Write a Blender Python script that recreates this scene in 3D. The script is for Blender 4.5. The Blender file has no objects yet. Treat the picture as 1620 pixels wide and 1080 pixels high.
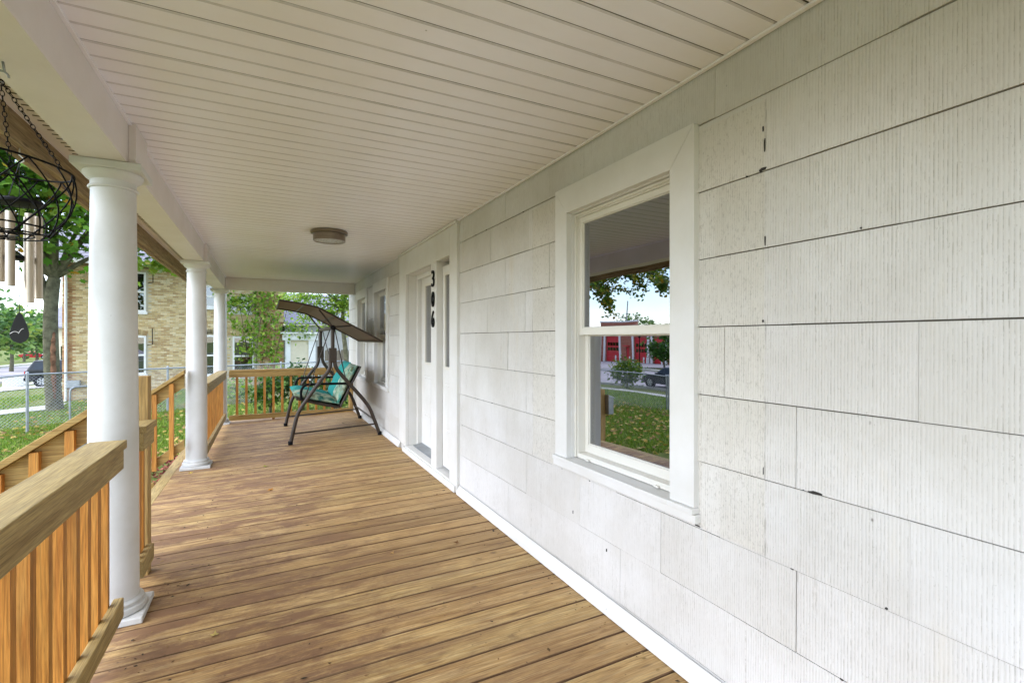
import bpy, math, random
import numpy as np
from mathutils import Vector, Matrix, noise as mnoise

R = math.radians
random.seed(7)
rng = np.random.default_rng(7)
sc = bpy.context.scene
col = sc.collection

# ------------------------------------------------------------------ camera, sky, sun, exposure
F = 770.0                       # focal length in pixels of the 1620 px wide photograph
TH = R(26.98)                   # yaw of the view towards the house wall
CAMH = 1.37
cam_d = bpy.data.cameras.new('camera')
cam_d.sensor_width = 36
cam_d.lens = 36 * F / 1620
cam_d.shift_y = -4.0 / 1620
cam_d.clip_start = 0.05
cam_d.clip_end = 1500
cam = bpy.data.objects.new('camera', cam_d)
col.objects.link(cam)
cam.location = (0, 0, CAMH)
cam.rotation_euler = (R(90), 0, -TH)
sc.camera = cam

SUN_AZ, SUN_EL = R(262), R(42)   # compass azimuth from +y clockwise
world = bpy.data.worlds.new('World')
sc.world = world
world.use_nodes = True
wn, wl = world.node_tree.nodes, world.node_tree.links
wn.clear()
w_out = wn.new('ShaderNodeOutputWorld')
w_bg = wn.new('ShaderNodeBackground')
w_sky = wn.new('ShaderNodeTexSky')
w_sky.sky_type = 'NISHITA'
w_sky.sun_disc = False
w_sky.sun_elevation = SUN_EL
w_sky.sun_rotation = SUN_AZ
w_sky.dust_density = 0.6
w_sky.ozone_density = 2.5
w_tc = wn.new('ShaderNodeTexCoord')
w_map = wn.new('ShaderNodeMapping')
w_map.inputs['Scale'].default_value = (1.0, 1.0, 2.6)
w_no = wn.new('ShaderNodeTexNoise')
w_no.inputs['Scale'].default_value = 2.3
w_no.inputs['Detail'].default_value = 7
w_no.inputs['Roughness'].default_value = 0.55
w_cr = wn.new('ShaderNodeValToRGB')
w_cr.color_ramp.elements[0].position = 0.42
w_cr.color_ramp.elements[1].position = 0.68
w_mix = wn.new('ShaderNodeMix')
w_mix.data_type = 'RGBA'
w_mix.inputs['B'].default_value = (7.2, 7.6, 8.2, 1)
wl.new(w_tc.outputs['Generated'], w_map.inputs['Vector'])
wl.new(w_map.outputs['Vector'], w_no.inputs['Vector'])
wl.new(w_no.outputs['Fac'], w_cr.inputs['Fac'])
wl.new(w_cr.outputs['Color'], w_mix.inputs['Factor'])
wl.new(w_sky.outputs['Color'], w_mix.inputs['A'])
w_tint = wn.new('ShaderNodeMix')
w_tint.data_type = 'RGBA'; w_tint.blend_type = 'MULTIPLY'
w_tint.inputs['Factor'].default_value = 1.0
w_tint.inputs['B'].default_value = (0.985, 0.985, 1.02, 1)
wl.new(w_mix.outputs['Result'], w_tint.inputs['A'])
wl.new(w_tint.outputs['Result'], w_bg.inputs['Color'])
w_bg.inputs['Strength'].default_value = 0.135
wl.new(w_bg.outputs['Background'], w_out.inputs['Surface'])

sun_d = bpy.data.lights.new('sun', 'SUN')
sun_d.energy = 0.85
sun_d.angle = R(80)
sun_d.color = (1.0, 0.97, 0.93)
sun = bpy.data.objects.new('sun', sun_d)
col.objects.link(sun)
sd = Vector((math.sin(SUN_AZ) * math.cos(SUN_EL), math.cos(SUN_AZ) * math.cos(SUN_EL), math.sin(SUN_EL)))
sun.rotation_euler = sd.to_track_quat('Z', 'Y').to_euler()
sun.location = (-10, -6, 20)

vs = sc.view_settings
vs.view_transform = 'Standard'
vs.look = 'None'
vs.exposure = 2.14
vs.gamma = 1.0
vs.use_curve_mapping = False
sc.cycles.max_bounces = 10
sc.cycles.diffuse_bounces = 6
sc.cycles.transparent_max_bounces = 12
sc.cycles.use_denoising = True

# ------------------------------------------------------------------ calibrated main sizes (metres)
W = 1.555          # plane of the house wall
H = 2.426          # porch ceiling
BX0, BX1 = -0.77, -0.592   # porch beam
BZ = 2.224
CX = -0.67         # column line
COLY = (-0.27, 3.07, 6.41, 9.70)
PY0, PYE = -2.6, 9.62      # porch extent

def at(u, v, y):
    """point at depth y (along the porch) that stands behind pixel (u, v) of the photograph"""
    a = math.atan((u - 810) / F) + TH
    x = y * math.tan(a)
    zc = x * math.sin(TH) + y * math.cos(TH)
    return Vector((x, y, CAMH + (536 - v) * zc / F))

def drop(y):
    return max(0.0, 0.0112 * (y - 1.7))

def terrain(x, y):
    z = -0.65
    z -= 0.08 * min(16.0, max(0.0, -x - 3.0))
    z -= 0.010 * min(90.0, max(0.0, y - 20.0))
    return z

# ------------------------------------------------------------------ mesh helpers
WORLD = {}          # world origin of unrotated parents

class MB:
    def __init__(self):
        self.v, self.f, self.c, self.m = [], [], [], []
        self.col = None
        self.mi = 0
    def poly(self, pts):
        i = len(self.v)
        self.v += [tuple(p) for p in pts]
        self.f.append(tuple(range(i, i + len(pts))))
        self.c.append(self.col)
        self.m.append(self.mi)
    def faces(self, pts, fs):
        i = len(self.v)
        self.v += [tuple(p) for p in pts]
        for q in fs:
            self.f.append(tuple(i + k for k in q))
            self.c.append(self.col)
            self.m.append(self.mi)
    def box(self, x0, x1, y0, y1, z0, z1):
        self.hexa([(x0, y0, z0), (x1, y0, z0), (x1, y1, z0), (x0, y1, z0),
                   (x0, y0, z1), (x1, y0, z1), (x1, y1, z1), (x0, y1, z1)])
    def hexa(self, p):
        self.faces(p, [(3, 2, 1, 0), (4, 5, 6, 7), (0, 1, 5, 4), (1, 2, 6, 5), (2, 3, 7, 6), (3, 0, 4, 7)])
    def bar(self, a, b, w, h, up=(0, 0, 1)):
        """rectangular bar from a to b: w sideways, h along up"""
        a, b, up = Vector(a), Vector(b), Vector(up)
        d = (b - a).normalized()
        s = d.cross(up).normalized()
        u = s.cross(d).normalized()
        s, u = s * w / 2, u * h / 2
        self.hexa([a - s - u, a + s - u, b + s - u, b - s - u, a - s + u, a + s + u, b + s + u, b - s + u])
    def tube(self, pts, r, n=8, caps=True, closed=False):
        pts = [Vector(p) for p in pts]
        m = len(pts)
        rr = r if isinstance(r, (list, tuple)) else [r] * m
        base = len(self.v)
        ref = None
        for i, p in enumerate(pts):
            if closed:
                d = pts[(i + 1) % m] - pts[i - 1]
            else:
                d = pts[min(i + 1, m - 1)] - pts[max(i - 1, 0)]
            d.normalize()
            if ref is None:
                ref = Vector((0, 0, 1)) if abs(d.z) < 0.9 else Vector((1, 0, 0))
            s = d.cross(ref).normalized()
            t = s.cross(d).normalized()
            ref = t
            for k in range(n):
                an = 2 * math.pi * k / n
                self.v.append(tuple(p + (s * math.cos(an) + t * math.sin(an)) * rr[i]))
        for i in range(m if closed else m - 1):
            j = (i + 1) % m
            for k in range(n):
                l = (k + 1) % n
                self.f.append((base + i * n + k, base + j * n + k, base + j * n + l, base + i * n + l))
                self.c.append(self.col); self.m.append(self.mi)
        if caps and not closed:
            self.f.append(tuple(base + k for k in range(n))); self.c.append(self.col); self.m.append(self.mi)
            self.f.append(tuple(base + (m - 1) * n + n - 1 - k for k in range(n))); self.c.append(self.col); self.m.append(self.mi)
    def lathe(self, prof, cx, cy, n=32, axis='z', cz=0):
        base = len(self.v)
        for r, z in prof:
            for k in range(n):
                a = 2 * math.pi * k / n
                if axis == 'z':
                    self.v.append((cx + r * math.cos(a), cy + r * math.sin(a), z))
                else:                       # around the y axis: profile height runs along y
                    self.v.append((cx + r * math.cos(a), cy + z, cz + r * math.sin(a)))
        for i in range(len(prof) - 1):
            for k in range(n):
                l = (k + 1) % n
                q = (base + i * n + k, base + i * n + l, base + (i + 1) * n + l, base + (i + 1) * n + k)
                self.f.append(q if axis == 'z' else q[::-1]); self.c.append(self.col); self.m.append(self.mi)
        for e, rev in ((0, True), (len(prof) - 1, False)):
            q = tuple(base + e * n + k for k in range(n))
            if (rev and axis == 'z') or (not rev and axis != 'z'):
                q = q[::-1]
            self.f.append(q); self.c.append(self.col); self.m.append(self.mi)
    def prism(self, poly, h0, h1, axis='y'):
        """extrude a 2D outline: axis y -> outline is (x, z); axis x -> (y, z); axis z -> (x, y)"""
        def P(p, h):
            return (p[0], h, p[1]) if axis == 'y' else ((h, p[0], p[1]) if axis == 'x' else (p[0], p[1], h))
        n = len(poly)
        pts = [P(p, h0) for p in poly] + [P(p, h1) for p in poly]
        fs = [tuple(range(n)), tuple(range(2 * n - 1, n - 1, -1))]
        fs += [(i, n + i, n + (i + 1) % n, (i + 1) % n) for i in range(n)]
        self.faces(pts, fs)
    def mesh(self, name, mat=None, smooth=False, fixn=True):
        me = bpy.data.meshes.new(name)
        me.from_pydata(self.v, [], self.f)
        mats = mat if isinstance(mat, (list, tuple)) else [mat]
        for m_ in mats:
            if m_: me.materials.append(m_)
        if len(mats) > 1:
            me.polygons.foreach_set('material_index', self.m)
        if any(c is not None for c in self.c):
            ca = me.color_attributes.new('Col', 'FLOAT_COLOR', 'CORNER')
            arr = []
            for f, c in zip(self.f, self.c):
                c = c or (1, 1, 1)
                arr += [c[0], c[1], c[2], 1.0] * len(f)
            ca.data.foreach_set('color', arr)
        if fixn:
            import bmesh
            bm = bmesh.new(); bm.from_mesh(me)
            bmesh.ops.recalc_face_normals(bm, faces=bm.faces)
            bm.to_mesh(me); bm.free()
        if smooth:
            me.polygons.foreach_set('use_smooth', [True] * len(me.polygons))
        me.update()
        return me
    def build(self, name, mat, parent=None, smooth=False, bevel=0, fixn=True, local=False, seg=2):
        o = bpy.data.objects.new(name, self.mesh(name, mat, smooth, fixn))
        link(o, parent, local)
        if bevel:
            b = o.modifiers.new('bevel', 'BEVEL')
            b.width = bevel; b.segments = seg; b.limit_method = 'ANGLE'; b.angle_limit = R(35)
            b.harden_normals = False
        if smooth == 'auto' or (smooth and bevel):
            pass
        return o

def link(o, parent=None, local=False):
    col.objects.link(o)
    if parent is not None:
        o.parent = parent
        if not local:
            w = WORLD.get(parent.name, Vector((0, 0, 0)))
            o.location = Vector(o.location) - w
            WORLD[o.name] = Vector(o.location) + w
    else:
        WORLD[o.name] = Vector(o.location)
    return o

def piece(name, me, parent, loc=(0, 0, 0), rot=(0, 0, 0), scale=(1, 1, 1), local=False):
    o = bpy.data.objects.new(name, me)
    o.location = loc; o.rotation_euler = rot; o.scale = scale
    return link(o, parent, local)

def tag(o, label=None, cat=None, group=None, kind=None):
    if label: o['label'] = label
    if cat: o['category'] = cat
    if group: o['group'] = group
    if kind: o['kind'] = kind
    return o

def thing(name, loc, label, cat, group=None, rz=0):
    o = bpy.data.objects.new(name, None)
    o.empty_display_size = 0.1
    o.location = loc; o.rotation_euler = (0, 0, rz)
    col.objects.link(o)
    WORLD[o.name] = Vector(loc)
    return tag(o, label, cat, group)

def smooth_angle(o, a=40):
    me = o.data
    me.polygons.foreach_set('use_smooth', [True] * len(me.polygons))
    try:
        me.set_sharp_from_angle(angle=R(a))
    except Exception:
        pass
    return o

# ------------------------------------------------------------------ materials
class NT:
    def __init__(self, name):
        self.mat = bpy.data.materials.new(name)
        self.mat.use_nodes = True
        self.t = self.mat.node_tree
        self.n, self.l = self.t.nodes, self.t.links
        self.n.clear()
        self.out = self.n.new('ShaderNodeOutputMaterial')
        self.p = self.n.new('ShaderNodeBsdfPrincipled')
        self.l.new(self.p.outputs[0], self.out.inputs[0])
    def a(self, typ, **kw):
        nd = self.n.new('ShaderNode' + typ)
        for k, v in kw.items():
            setattr(nd, k, v)
        return nd
    def lk(self, o, i):
        self.l.new(o, i)
    def set(self, rough=None, metal=None, spec=None, base=None):
        if rough is not None: self.p.inputs['Roughness'].default_value = rough
        if metal is not None: self.p.inputs['Metallic'].default_value = metal
        if spec is not None: self.p.inputs['Specular IOR Level'].default_value = spec
        if base is not None: self.p.inputs['Base Color'].default_value = (*base, 1)
    def coords(self, kind='Object', scale=(1, 1, 1), rand=0.0):
        if kind == 'World':
            src = self.a('NewGeometry').outputs['Position']
        else:
            src = self.a('TexCoord').outputs[kind]
        if rand:
            oi = self.a('ObjectInfo')
            vm = self.a('VectorMath', operation='SCALE')
            vm.inputs[0].default_value = (37.1, 53.7, 19.3)
            self.lk(oi.outputs['Random'], vm.inputs['Scale'])
            ad = self.a('VectorMath', operation='ADD')
            self.lk(src, ad.inputs[0]); self.lk(vm.outputs[0], ad.inputs[1])
            src = ad.outputs[0]
        mp = self.a('Mapping')
        mp.inputs['Scale'].default_value = scale
        self.lk(src, mp.inputs['Vector'])
        return mp.outputs[0]
    def noise(self, vec, scale=5, detail=3, rough=0.5, dist=0.0):
        nd = self.a('TexNoise')
        nd.inputs['Scale'].default_value = scale
        nd.inputs['Detail'].default_value = detail
        nd.inputs['Roughness'].default_value = rough
        nd.inputs['Distortion'].default_value = dist
        if vec is not None: self.lk(vec, nd.inputs['Vector'])
        return nd.outputs['Fac']
    def ramp(self, fac, stops, interp='LINEAR'):
        nd = self.a('ValToRGB')
        cr = nd.color_ramp
        cr.interpolation = interp
        while len(cr.elements) < len(stops):
            cr.elements.new(0.5)
        for e, (p, c) in zip(cr.elements, stops):
            e.position = p
            e.color = (*c, 1) if isinstance(c, (tuple, list)) else (c, c, c, 1)
        self.lk(fac, nd.inputs['Fac'])
        return nd.outputs['Color']
    def mix(self, fac, a, b, blend='MIX'):
        nd = self.a('Mix', data_type='RGBA', blend_type=blend)
        for key, val in (('Factor', fac), ('A', a), ('B', b)):
            if hasattr(val, 'is_output') or hasattr(val, 'links'):
                self.lk(val, nd.inputs[key])
            elif key == 'Factor':
                nd.inputs[key].default_value = val
            else:
                nd.inputs[key].default_value = (*val, 1) if len(val) == 3 else val
        return nd.outputs['Result']
    def math(self, op, a, b=None, clamp=False):
        nd = self.a('Math', operation=op, use_clamp=clamp)
        for i, v in enumerate((a, b)):
            if v is None: continue
            if hasattr(v, 'links'): self.lk(v, nd.inputs[i])
            else: nd.inputs[i].default_value = v
        return nd.outputs[0]
    def base(self, c):
        self.lk(c, self.p.inputs['Base Color'])
    def bump(self, h, strength=0.3, dist=0.01, prev=None):
        nd = self.a('Bump')
        nd.inputs['Strength'].default_value = strength
        nd.inputs['Distance'].default_value = dist
        self.lk(h, nd.inputs['Height'])
        if prev is not None: self.lk(prev, nd.inputs['Normal'])
        self.lk(nd.outputs[0], self.p.inputs['Normal'])
        return nd.outputs[0]
    def attr(self, name='Col'):
        nd = self.a('VertexColor')
        nd.layer_name = name
        return nd.outputs['Color']

def m_plain(name, c, rough=0.6, metal=0, spec=0.4, var=0.12, scale=6, bump=0.0, kind='Object', bscale=60):
    m = NT(name)
    v = m.coords(kind)
    n = m.noise(v, scale, 5, 0.6)
    lo = tuple(max(0, k * (1 - var)) for k in c); hi = tuple(min(1, k * (1 + var)) for k in c)
    m.base(m.ramp(n, [(0.3, lo), (0.7, hi)]))
    m.set(rough, metal, spec)
    if bump:
        m.bump(m.noise(v, bscale, 3), bump, 0.004)
    return m.mat

def m_siding():
    m = NT('painted_shingle')
    pos = m.coords('World')
    vgr = m.coords('World', (1, 150, 7))
    wv = m.a('TexWave', wave_type='BANDS', bands_direction='Y', wave_profile='SIN')
    wv.inputs['Scale'].default_value = 33
    wv.inputs['Distortion'].default_value = 1.1
    wv.inputs['Detail'].default_value = 2
    wv.inputs['Detail Scale'].default_value = 1.2
    m.lk(m.coords('World', (0.2, 1, 0.12)), wv.inputs['Vector'])
    lines = m.ramp(wv.outputs['Fac'], [(0.0, 1.0), (0.24, 0.0)])
    brk = m.ramp(m.noise(m.coords('World', (1, 80, 34)), 1.0, 4, 0.7), [(0.40, 0.0), (0.62, 1.0)])
    zone = m.ramp(m.noise(pos, 2.2, 3), [(0.34, 0.35), (0.60, 1.0)])
    # every comb line is pressed and dirtied differently, and each shingle differs
    amp = m.ramp(m.noise(m.coords('World', (1, 95, 1.6)), 1.0, 2, 0.5), [(0.34, 0.25), (0.62, 1.0)])
    d = m.math('MULTIPLY', m.math('MULTIPLY', m.math('MULTIPLY', lines, brk), zone), amp)
    dots = m.ramp(m.noise(m.coords('World', (1, 170, 120)), 1.0, 2, 0.6), [(0.66, 0.0), (0.74, 1.0)])
    d = m.math('MAXIMUM', d, m.math('MULTIPLY', m.math('MULTIPLY', dots, zone), 0.55))
    # ghosts of removed shutters beside the near window: rougher and yellower there
    sx_ = m.a('SeparateXYZ'); m.lk(pos, sx_.inputs[0])
    def band(o_, lo_, hi_):
        a_ = m.math('GREATER_THAN', o_, lo_); b_ = m.math('LESS_THAN', o_, hi_)
        return m.math('MULTIPLY', a_, b_)
    gh = m.math('MULTIPLY', m.math('MAXIMUM', band(sx_.outputs[1], 1.108, 1.42), band(sx_.outputs[1], 2.40, 2.74)), band(sx_.outputs[2], 0.62, 2.20))
    edge_ = m.math('MULTIPLY', m.math('MAXIMUM', band(sx_.outputs[1], 1.100, 1.108), band(sx_.outputs[1], 2.74, 2.747)), band(sx_.outputs[2], 0.62, 2.20))
    d = m.math('ADD', d, m.math('MULTIPLY', m.math('MULTIPLY', gh, m.ramp(m.noise(m.coords('World', (1, 120, 60)), 1.0, 3, 0.7), [(0.54, 0.0), (0.70, 1.0)])), 0.6), clamp=True)
    d = m.math('ADD', d, m.math('MULTIPLY', edge_, m.ramp(m.noise(m.coords('World', (1, 30, 9)), 1.0, 4, 0.7), [(0.45, 0.0), (0.65, 0.9)])), clamp=True)
    # long darker joints of the pressed grain, irregular
    g2 = m.ramp(m.noise(m.coords('World', (1, 42, 1.2)), 1.0, 4, 0.65), [(0.30, 1.0), (0.36, 0.0)])
    b2 = m.ramp(m.noise(m.coords('World', (1, 60, 55)), 1.0, 2), [(0.45, 0.0), (0.6, 1.0)])
    d2 = m.math('MULTIPLY', g2, b2)
    dirt = m.ramp(m.noise(pos, 1.4, 6, 0.62), [(0.36, (0.60, 0.58, 0.545)), (0.62, (0.70, 0.69, 0.675))])
    dirt = m.mix(m.math('MULTIPLY', gh, 0.35), dirt, (0.66, 0.625, 0.535))
    oi = m.a('ObjectInfo')
    tint = m.ramp(oi.outputs['Random'], [(0, (0.93, 0.925, 0.905)), (1, (1.0, 1.0, 1.0))])
    c = m.mix(1.0, dirt, tint, 'MULTIPLY')
    c = m.mix(m.math('MULTIPLY', d, 0.85), c, (0.30, 0.28, 0.24))
    c = m.mix(m.math('MULTIPLY', d2, 0.55), c, (0.33, 0.30, 0.25))
    # flakes and nail spots
    vo = m.a('TexVoronoi', feature='F1')
    vo.inputs['Scale'].default_value = 9.0
    m.lk(m.coords('World', (1, 1, 0.7)), vo.inputs['Vector'])
    spot = m.ramp(vo.outputs['Distance'], [(0.0, 1.0), (0.045, 0.0)])
    keep = m.ramp(m.noise(pos, 3.1, 2), [(0.49, 0.0), (0.53, 1.0)])
    c = m.mix(m.math('MULTIPLY', spot, keep), c, (0.10, 0.085, 0.07))
    # rusty yellowish weeps
    ye = m.ramp(m.noise(m.coords('World', (1, 5, 1.1)), 1.0, 4, 0.6), [(0.62, 0.0), (0.75, 1.0)])
    c = m.mix(m.math('MULTIPLY', ye, 0.30), c, (0.66, 0.58, 0.42))
    m.base(c)
    m.set(0.62, 0, 0.3)
    h = m.math('ADD', m.math('MULTIPLY', wv.outputs['Fac'], 0.5), m.noise(vgr, 1.0, 3))
    m.bump(h, 0.35, 0.0040)
    return m.mat

def m_trim(name='trim_paint', c=(0.735, 0.73, 0.715), dirt=0.10, rough=0.45, spots=7.0, thr=0.56):
    m = NT(name)
    pos = m.coords('World')
    n = m.noise(pos, 2.0, 6, 0.65)
    lo = tuple(k * (1 - dirt) for k in (c[0], c[1] * 0.99, c[2] * 0.95))
    cc = m.ramp(n, [(0.32, lo), (0.62, c)])
    vo = m.a('TexVoronoi', feature='F1')
    vo.inputs['Scale'].default_value = spots
    m.lk(pos, vo.inputs['Vector'])
    spot = m.ramp(vo.outputs['Distance'], [(0.0, 1.0), (0.035, 0.0)])
    keep = m.ramp(m.noise(pos, 2.7, 2), [(thr, 0.0), (thr + .04, 1.0)])
    cc = m.mix(m.math('MULTIPLY', m.math('MULTIPLY', spot, keep), 0.8), cc, (0.16, 0.13, 0.10))
    m.base(cc)
    m.set(rough, 0, 0.4)
    m.bump(m.noise(m.coords('World', (1, 1, 0.5)), 45, 4), 0.10, 0.003)
    return m.mat

def m_wood(name, dark, mid, light, axis=0, rough=0.6, stain=None, kind='Object', wear=0.0, knots=True, hue=0.25, wallside=False):
    """grain runs along the given axis"""
    m = NT(name)
    s = [38.0, 38.0, 38.0]; s[axis] = 2.2
    v = m.coords(kind, tuple(s), rand=1.0)
    g = m.noise(v, 1.0, 6, 0.62, 0.9)
    s2 = [210.0, 210.0, 210.0]; s2[axis] = 7.0
    fine = m.noise(m.coords(kind, tuple(s2), rand=1.0), 1.0, 3, 0.6)
    c = m.ramp(g, [(0.28, dark), (0.47, mid), (0.70, light)])
    c = m.mix(0.75, c, m.ramp(fine, [(0.34, 0.45), (0.62, 1.08)]), 'MULTIPLY')
    if knots:
        vo = m.a('TexVoronoi', feature='F1')
        vo.inputs['Scale'].default_value = 1.0
        sk = [13.0, 13.0, 13.0]; sk[axis] = 2.6
        m.lk(m.coords(kind, tuple(sk), rand=1.0), vo.inputs['Vector'])
        kn = m.ramp(vo.outputs['Distance'], [(0.03, 1.0), (0.13, 0.0)])
        c = m.mix(m.math('MULTIPLY', kn, 0.75), c, tuple(k * 0.42 for k in dark))
    oi = m.a('ObjectInfo')
    t = m.ramp(oi.outputs['Random'], [(0.0, (1 - hue, 1 - hue * 1.05, 1 - hue * 1.1)), (0.5, (1.0, 1.0, 1.0)), (1.0, (1 - hue * 0.35, 1 - hue * 0.2, 1 - hue * 0.3))])
    c = m.mix(1.0, c, t, 'MULTIPLY')
    if stain:
        pos = m.coords('World', (0.85, 1.25, 1))
        nb_ = m.noise(m.coords('Object', (1.5, 6.0, 1), rand=1.0), 1.3, 6, 0.7, 0.4)      # every board weathers in its own way
        st = m.ramp(m.math('ADD', m.math('MULTIPLY', m.noise(pos, 2.6, 12, 0.80, 0.6), 0.5), m.math('MULTIPLY', nb_, 0.5)), [(0.445, 0.0), (0.555, 1.0)])
        amt = 0.78
        if wallside:                                    # the strip along the house is walked on least
            sx = m.a('SeparateXYZ'); m.lk(m.coords('World'), sx.inputs[0])
            mr_ = m.a('MapRange'); mr_.inputs['From Min'].default_value = 0.45; mr_.inputs['From Max'].default_value = 1.45
            mr_.inputs['To Min'].default_value = 0.96; mr_.inputs['To Max'].default_value = 0.22
            m.lk(m.math('ADD', sx.outputs[0], m.math('MULTIPLY', m.noise(m.coords('World'), 2.0, 3), 0.3)), mr_.inputs['Value'])
            amt = mr_.outputs[0]
        c = m.mix(m.math('MULTIPLY', st, amt), c, stain)
        st2 = m.ramp(m.noise(m.coords('World', (1.0, 1.7, 1)), 5.5, 6, 0.65), [(0.60, 0.0), (0.70, 1.0)])
        c = m.mix(m.math('MULTIPLY', st2, 0.55), c, tuple(k * 0.6 for k in stain))
        vo = m.a('TexVoronoi', feature='F1')
        vo.inputs['Scale'].default_value = 3.3
        m.lk(m.coords('World', (1, 1.5, 1)), vo.inputs['Vector'])
        sp = m.ramp(m.math('ADD', vo.outputs['Distance'], m.math('MULTIPLY', m.noise(pos, 20, 3), 0.10)), [(0.10, 1.0), (0.155, 0.0)])
        kp = m.ramp(m.noise(m.coords('World'), 1.1, 1), [(0.50, 0.0), (0.56, 1.0)])
        c = m.mix(m.math('MULTIPLY', m.math('MULTIPLY', sp, kp), 0.6), c, tuple(k * 0.5 for k in stain))
        dv = m.a('TexVoronoi', feature='F1'); dv.inputs['Scale'].default_value = 22.0
        m.lk(m.coords('World', (1, 1.3, 1)), dv.inputs['Vector'])
        dk = m.math('MULTIPLY', m.ramp(dv.outputs['Distance'], [(0.05, 1.0), (0.12, 0.0)]), m.ramp(m.noise(m.coords('World'), 3.0, 4, 0.7), [(0.50, 0.0), (0.56, 1.0)]))
        c = m.mix(m.math('MULTIPLY', dk, 0.8), c, (0.05, 0.03, 0.02))
        # scuffed, paler fibres
        sc_ = m.ramp(m.noise(m.coords('World', (9, 70, 1)), 1.0, 4, 0.7), [(0.60, 0.0), (0.78, 1.0)])
        c = m.mix(m.math('MULTIPLY', sc_, 0.35), c, (0.52, 0.43, 0.27))
    m.base(c)
    m.set(rough, 0, 0.35)
    m.bump(m.math('ADD', g, m.math('MULTIPLY', fine, 0.6)), 0.28, 0.004)
    return m.mat

def m_leaf(name, rough=0.5, trans=0.35):
    m = NT(name)
    c = m.attr()
    m.base(c)
    m.set(rough, 0, 0.3)
    tr = m.a('BsdfTranslucent')
    hs = m.a('HueSaturation')
    hs.inputs['Value'].default_value = 1.5
    hs.inputs['Saturation'].default_value = 1.1
    m.lk(c, hs.inputs['Color'])
    m.lk(hs.outputs[0], tr.inputs['Color'])
    mx = m.a('MixShader')
    mx.inputs[0].default_value = trans
    m.lk(m.p.outputs[0], mx.inputs[1]); m.lk(tr.outputs[0], mx.inputs[2])
    m.lk(mx.outputs[0], m.out.inputs[0])
    return m.mat

def m_attr(name, rough=0.8, var=0.15, scale=30, bump=0.3):
    m = NT(name)
    v = m.coords('Object')
    n = m.ramp(m.noise(v, scale, 4, 0.6), [(0.3, 1 - var), (0.7, 1.0)])
    m.base(m.mix(1.0, m.attr(), n, 'MULTIPLY'))
    m.set(rough, 0, 0.25)
    if bump: m.bump(m.noise(v, scale * 2, 3), bump, 0.006)
    return m.mat

def m_glass(name='window_glass', tint=(0.25, 0.25, 0.25), refl=0.26):
    m = NT(name)
    m.n.remove(m.p)
    tr = m.a('BsdfTransparent'); tr.inputs['Color'].default_value = (*tint, 1)
    gl = m.a('BsdfGlossy'); gl.inputs['Roughness'].default_value = 0.0
    gl.inputs['Color'].default_value = (0.93, 0.95, 1.0, 1)
    bp = m.a('Bump'); bp.inputs['Strength'].default_value = 0.02; bp.inputs['Distance'].default_value = 0.05
    m.lk(m.noise(m.coords('World'), 2.2, 1), bp.inputs['Height']); m.lk(bp.outputs[0], gl.inputs['Normal'])
    fr = m.a('Fresnel'); fr.inputs['IOR'].default_value = 1.5
    f = m.math('ADD', m.math('MULTIPLY', fr.outputs[0], 1.0), refl, clamp=True)
    mx = m.a('MixShader')
    m.lk(f, mx.inputs[0]); m.lk(tr.outputs[0], mx.inputs[1]); m.lk(gl.outputs[0], mx.inputs[2])
    m.lk(mx.outputs[0], m.out.inputs[0])
    return m.mat

def m_ground():
    m = NT('lawn_soil')
    pos = m.coords('World')
    n = m.noise(pos, 0.7, 6, 0.6)
    n2 = m.noise(pos, 9, 6, 0.7)
    c = m.ramp(n2, [(0.25, (0.07, 0.08, 0.025)), (0.5, (0.13, 0.165, 0.038)), (0.75, (0.20, 0.24, 0.06))])
    soil = m.ramp(n, [(0.50, 0.0), (0.68, 1.0)])
    c = m.mix(m.math('MULTIPLY', soil, 0.55), c, (0.17, 0.125, 0.06))
    m.base(c)
    m.set(0.9, 0, 0.1)
    m.bump(m.noise(pos, 40, 4), 0.6, 0.03)
    return m.mat

M = {}
M['siding'] = m_siding()
M['trim'] = m_trim()
M['vinyl'] = m_trim('vinyl_frame', (0.73, 0.71, 0.65), 0.06, 0.3)
M['column'] = m_trim('column_paint', (0.70, 0.70, 0.69), 0.14, 0.45, 12.0, 0.46)
M['ceiling'] = m_trim('ceiling_vinyl', (0.885, 0.865, 0.915), 0.04, 0.34)
M['groove_shade'] = m_plain('ceiling_chamfer_shade', (0.66, 0.63, 0.64), 0.7)  # darker tone that paints in the shading line of the strip chamfers
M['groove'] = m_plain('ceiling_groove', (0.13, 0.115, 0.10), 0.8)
M['beam'] = m_trim('beam_paint', (0.77, 0.72, 0.70), 0.09, 0.5)
M['column_base'] = m_trim('dirty_column_base', (0.66, 0.655, 0.63), 0.38, 0.6, 16.0, 0.44)
M['dark'] = m_plain('dark_gap', (0.03, 0.027, 0.024), 0.9)
M['core'] = m_plain('wall_core', (0.10, 0.088, 0.07), 0.9)
M['deck'] = m_wood('deck_wood', (0.31, 0.162, 0.056), (0.56, 0.348, 0.138), (0.72, 0.50, 0.238), 0, 0.6, stain=(0.21, 0.112, 0.055), hue=.32, wallside=True)
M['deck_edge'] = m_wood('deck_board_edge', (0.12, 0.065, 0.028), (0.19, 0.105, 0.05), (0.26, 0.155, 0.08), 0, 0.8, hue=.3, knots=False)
M['rail_y'] = m_wood('treated_rail_wood', (0.30, 0.20, 0.07), (0.42, 0.30, 0.115), (0.52, 0.39, 0.17), 1, 0.6, hue=0.12)
M['rail_x'] = m_wood('treated_rail_wood_across', (0.32, 0.18, 0.05), (0.45, 0.28, 0.085), (0.54, 0.37, 0.13), 0, 0.6, hue=0.12)
M['baluster'] = m_wood('orange_baluster_wood', (0.42, 0.15, 0.026), (0.60, 0.255, 0.048), (0.69, 0.34, 0.078), 2, 0.55, hue=0.2, knots=False)
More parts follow.
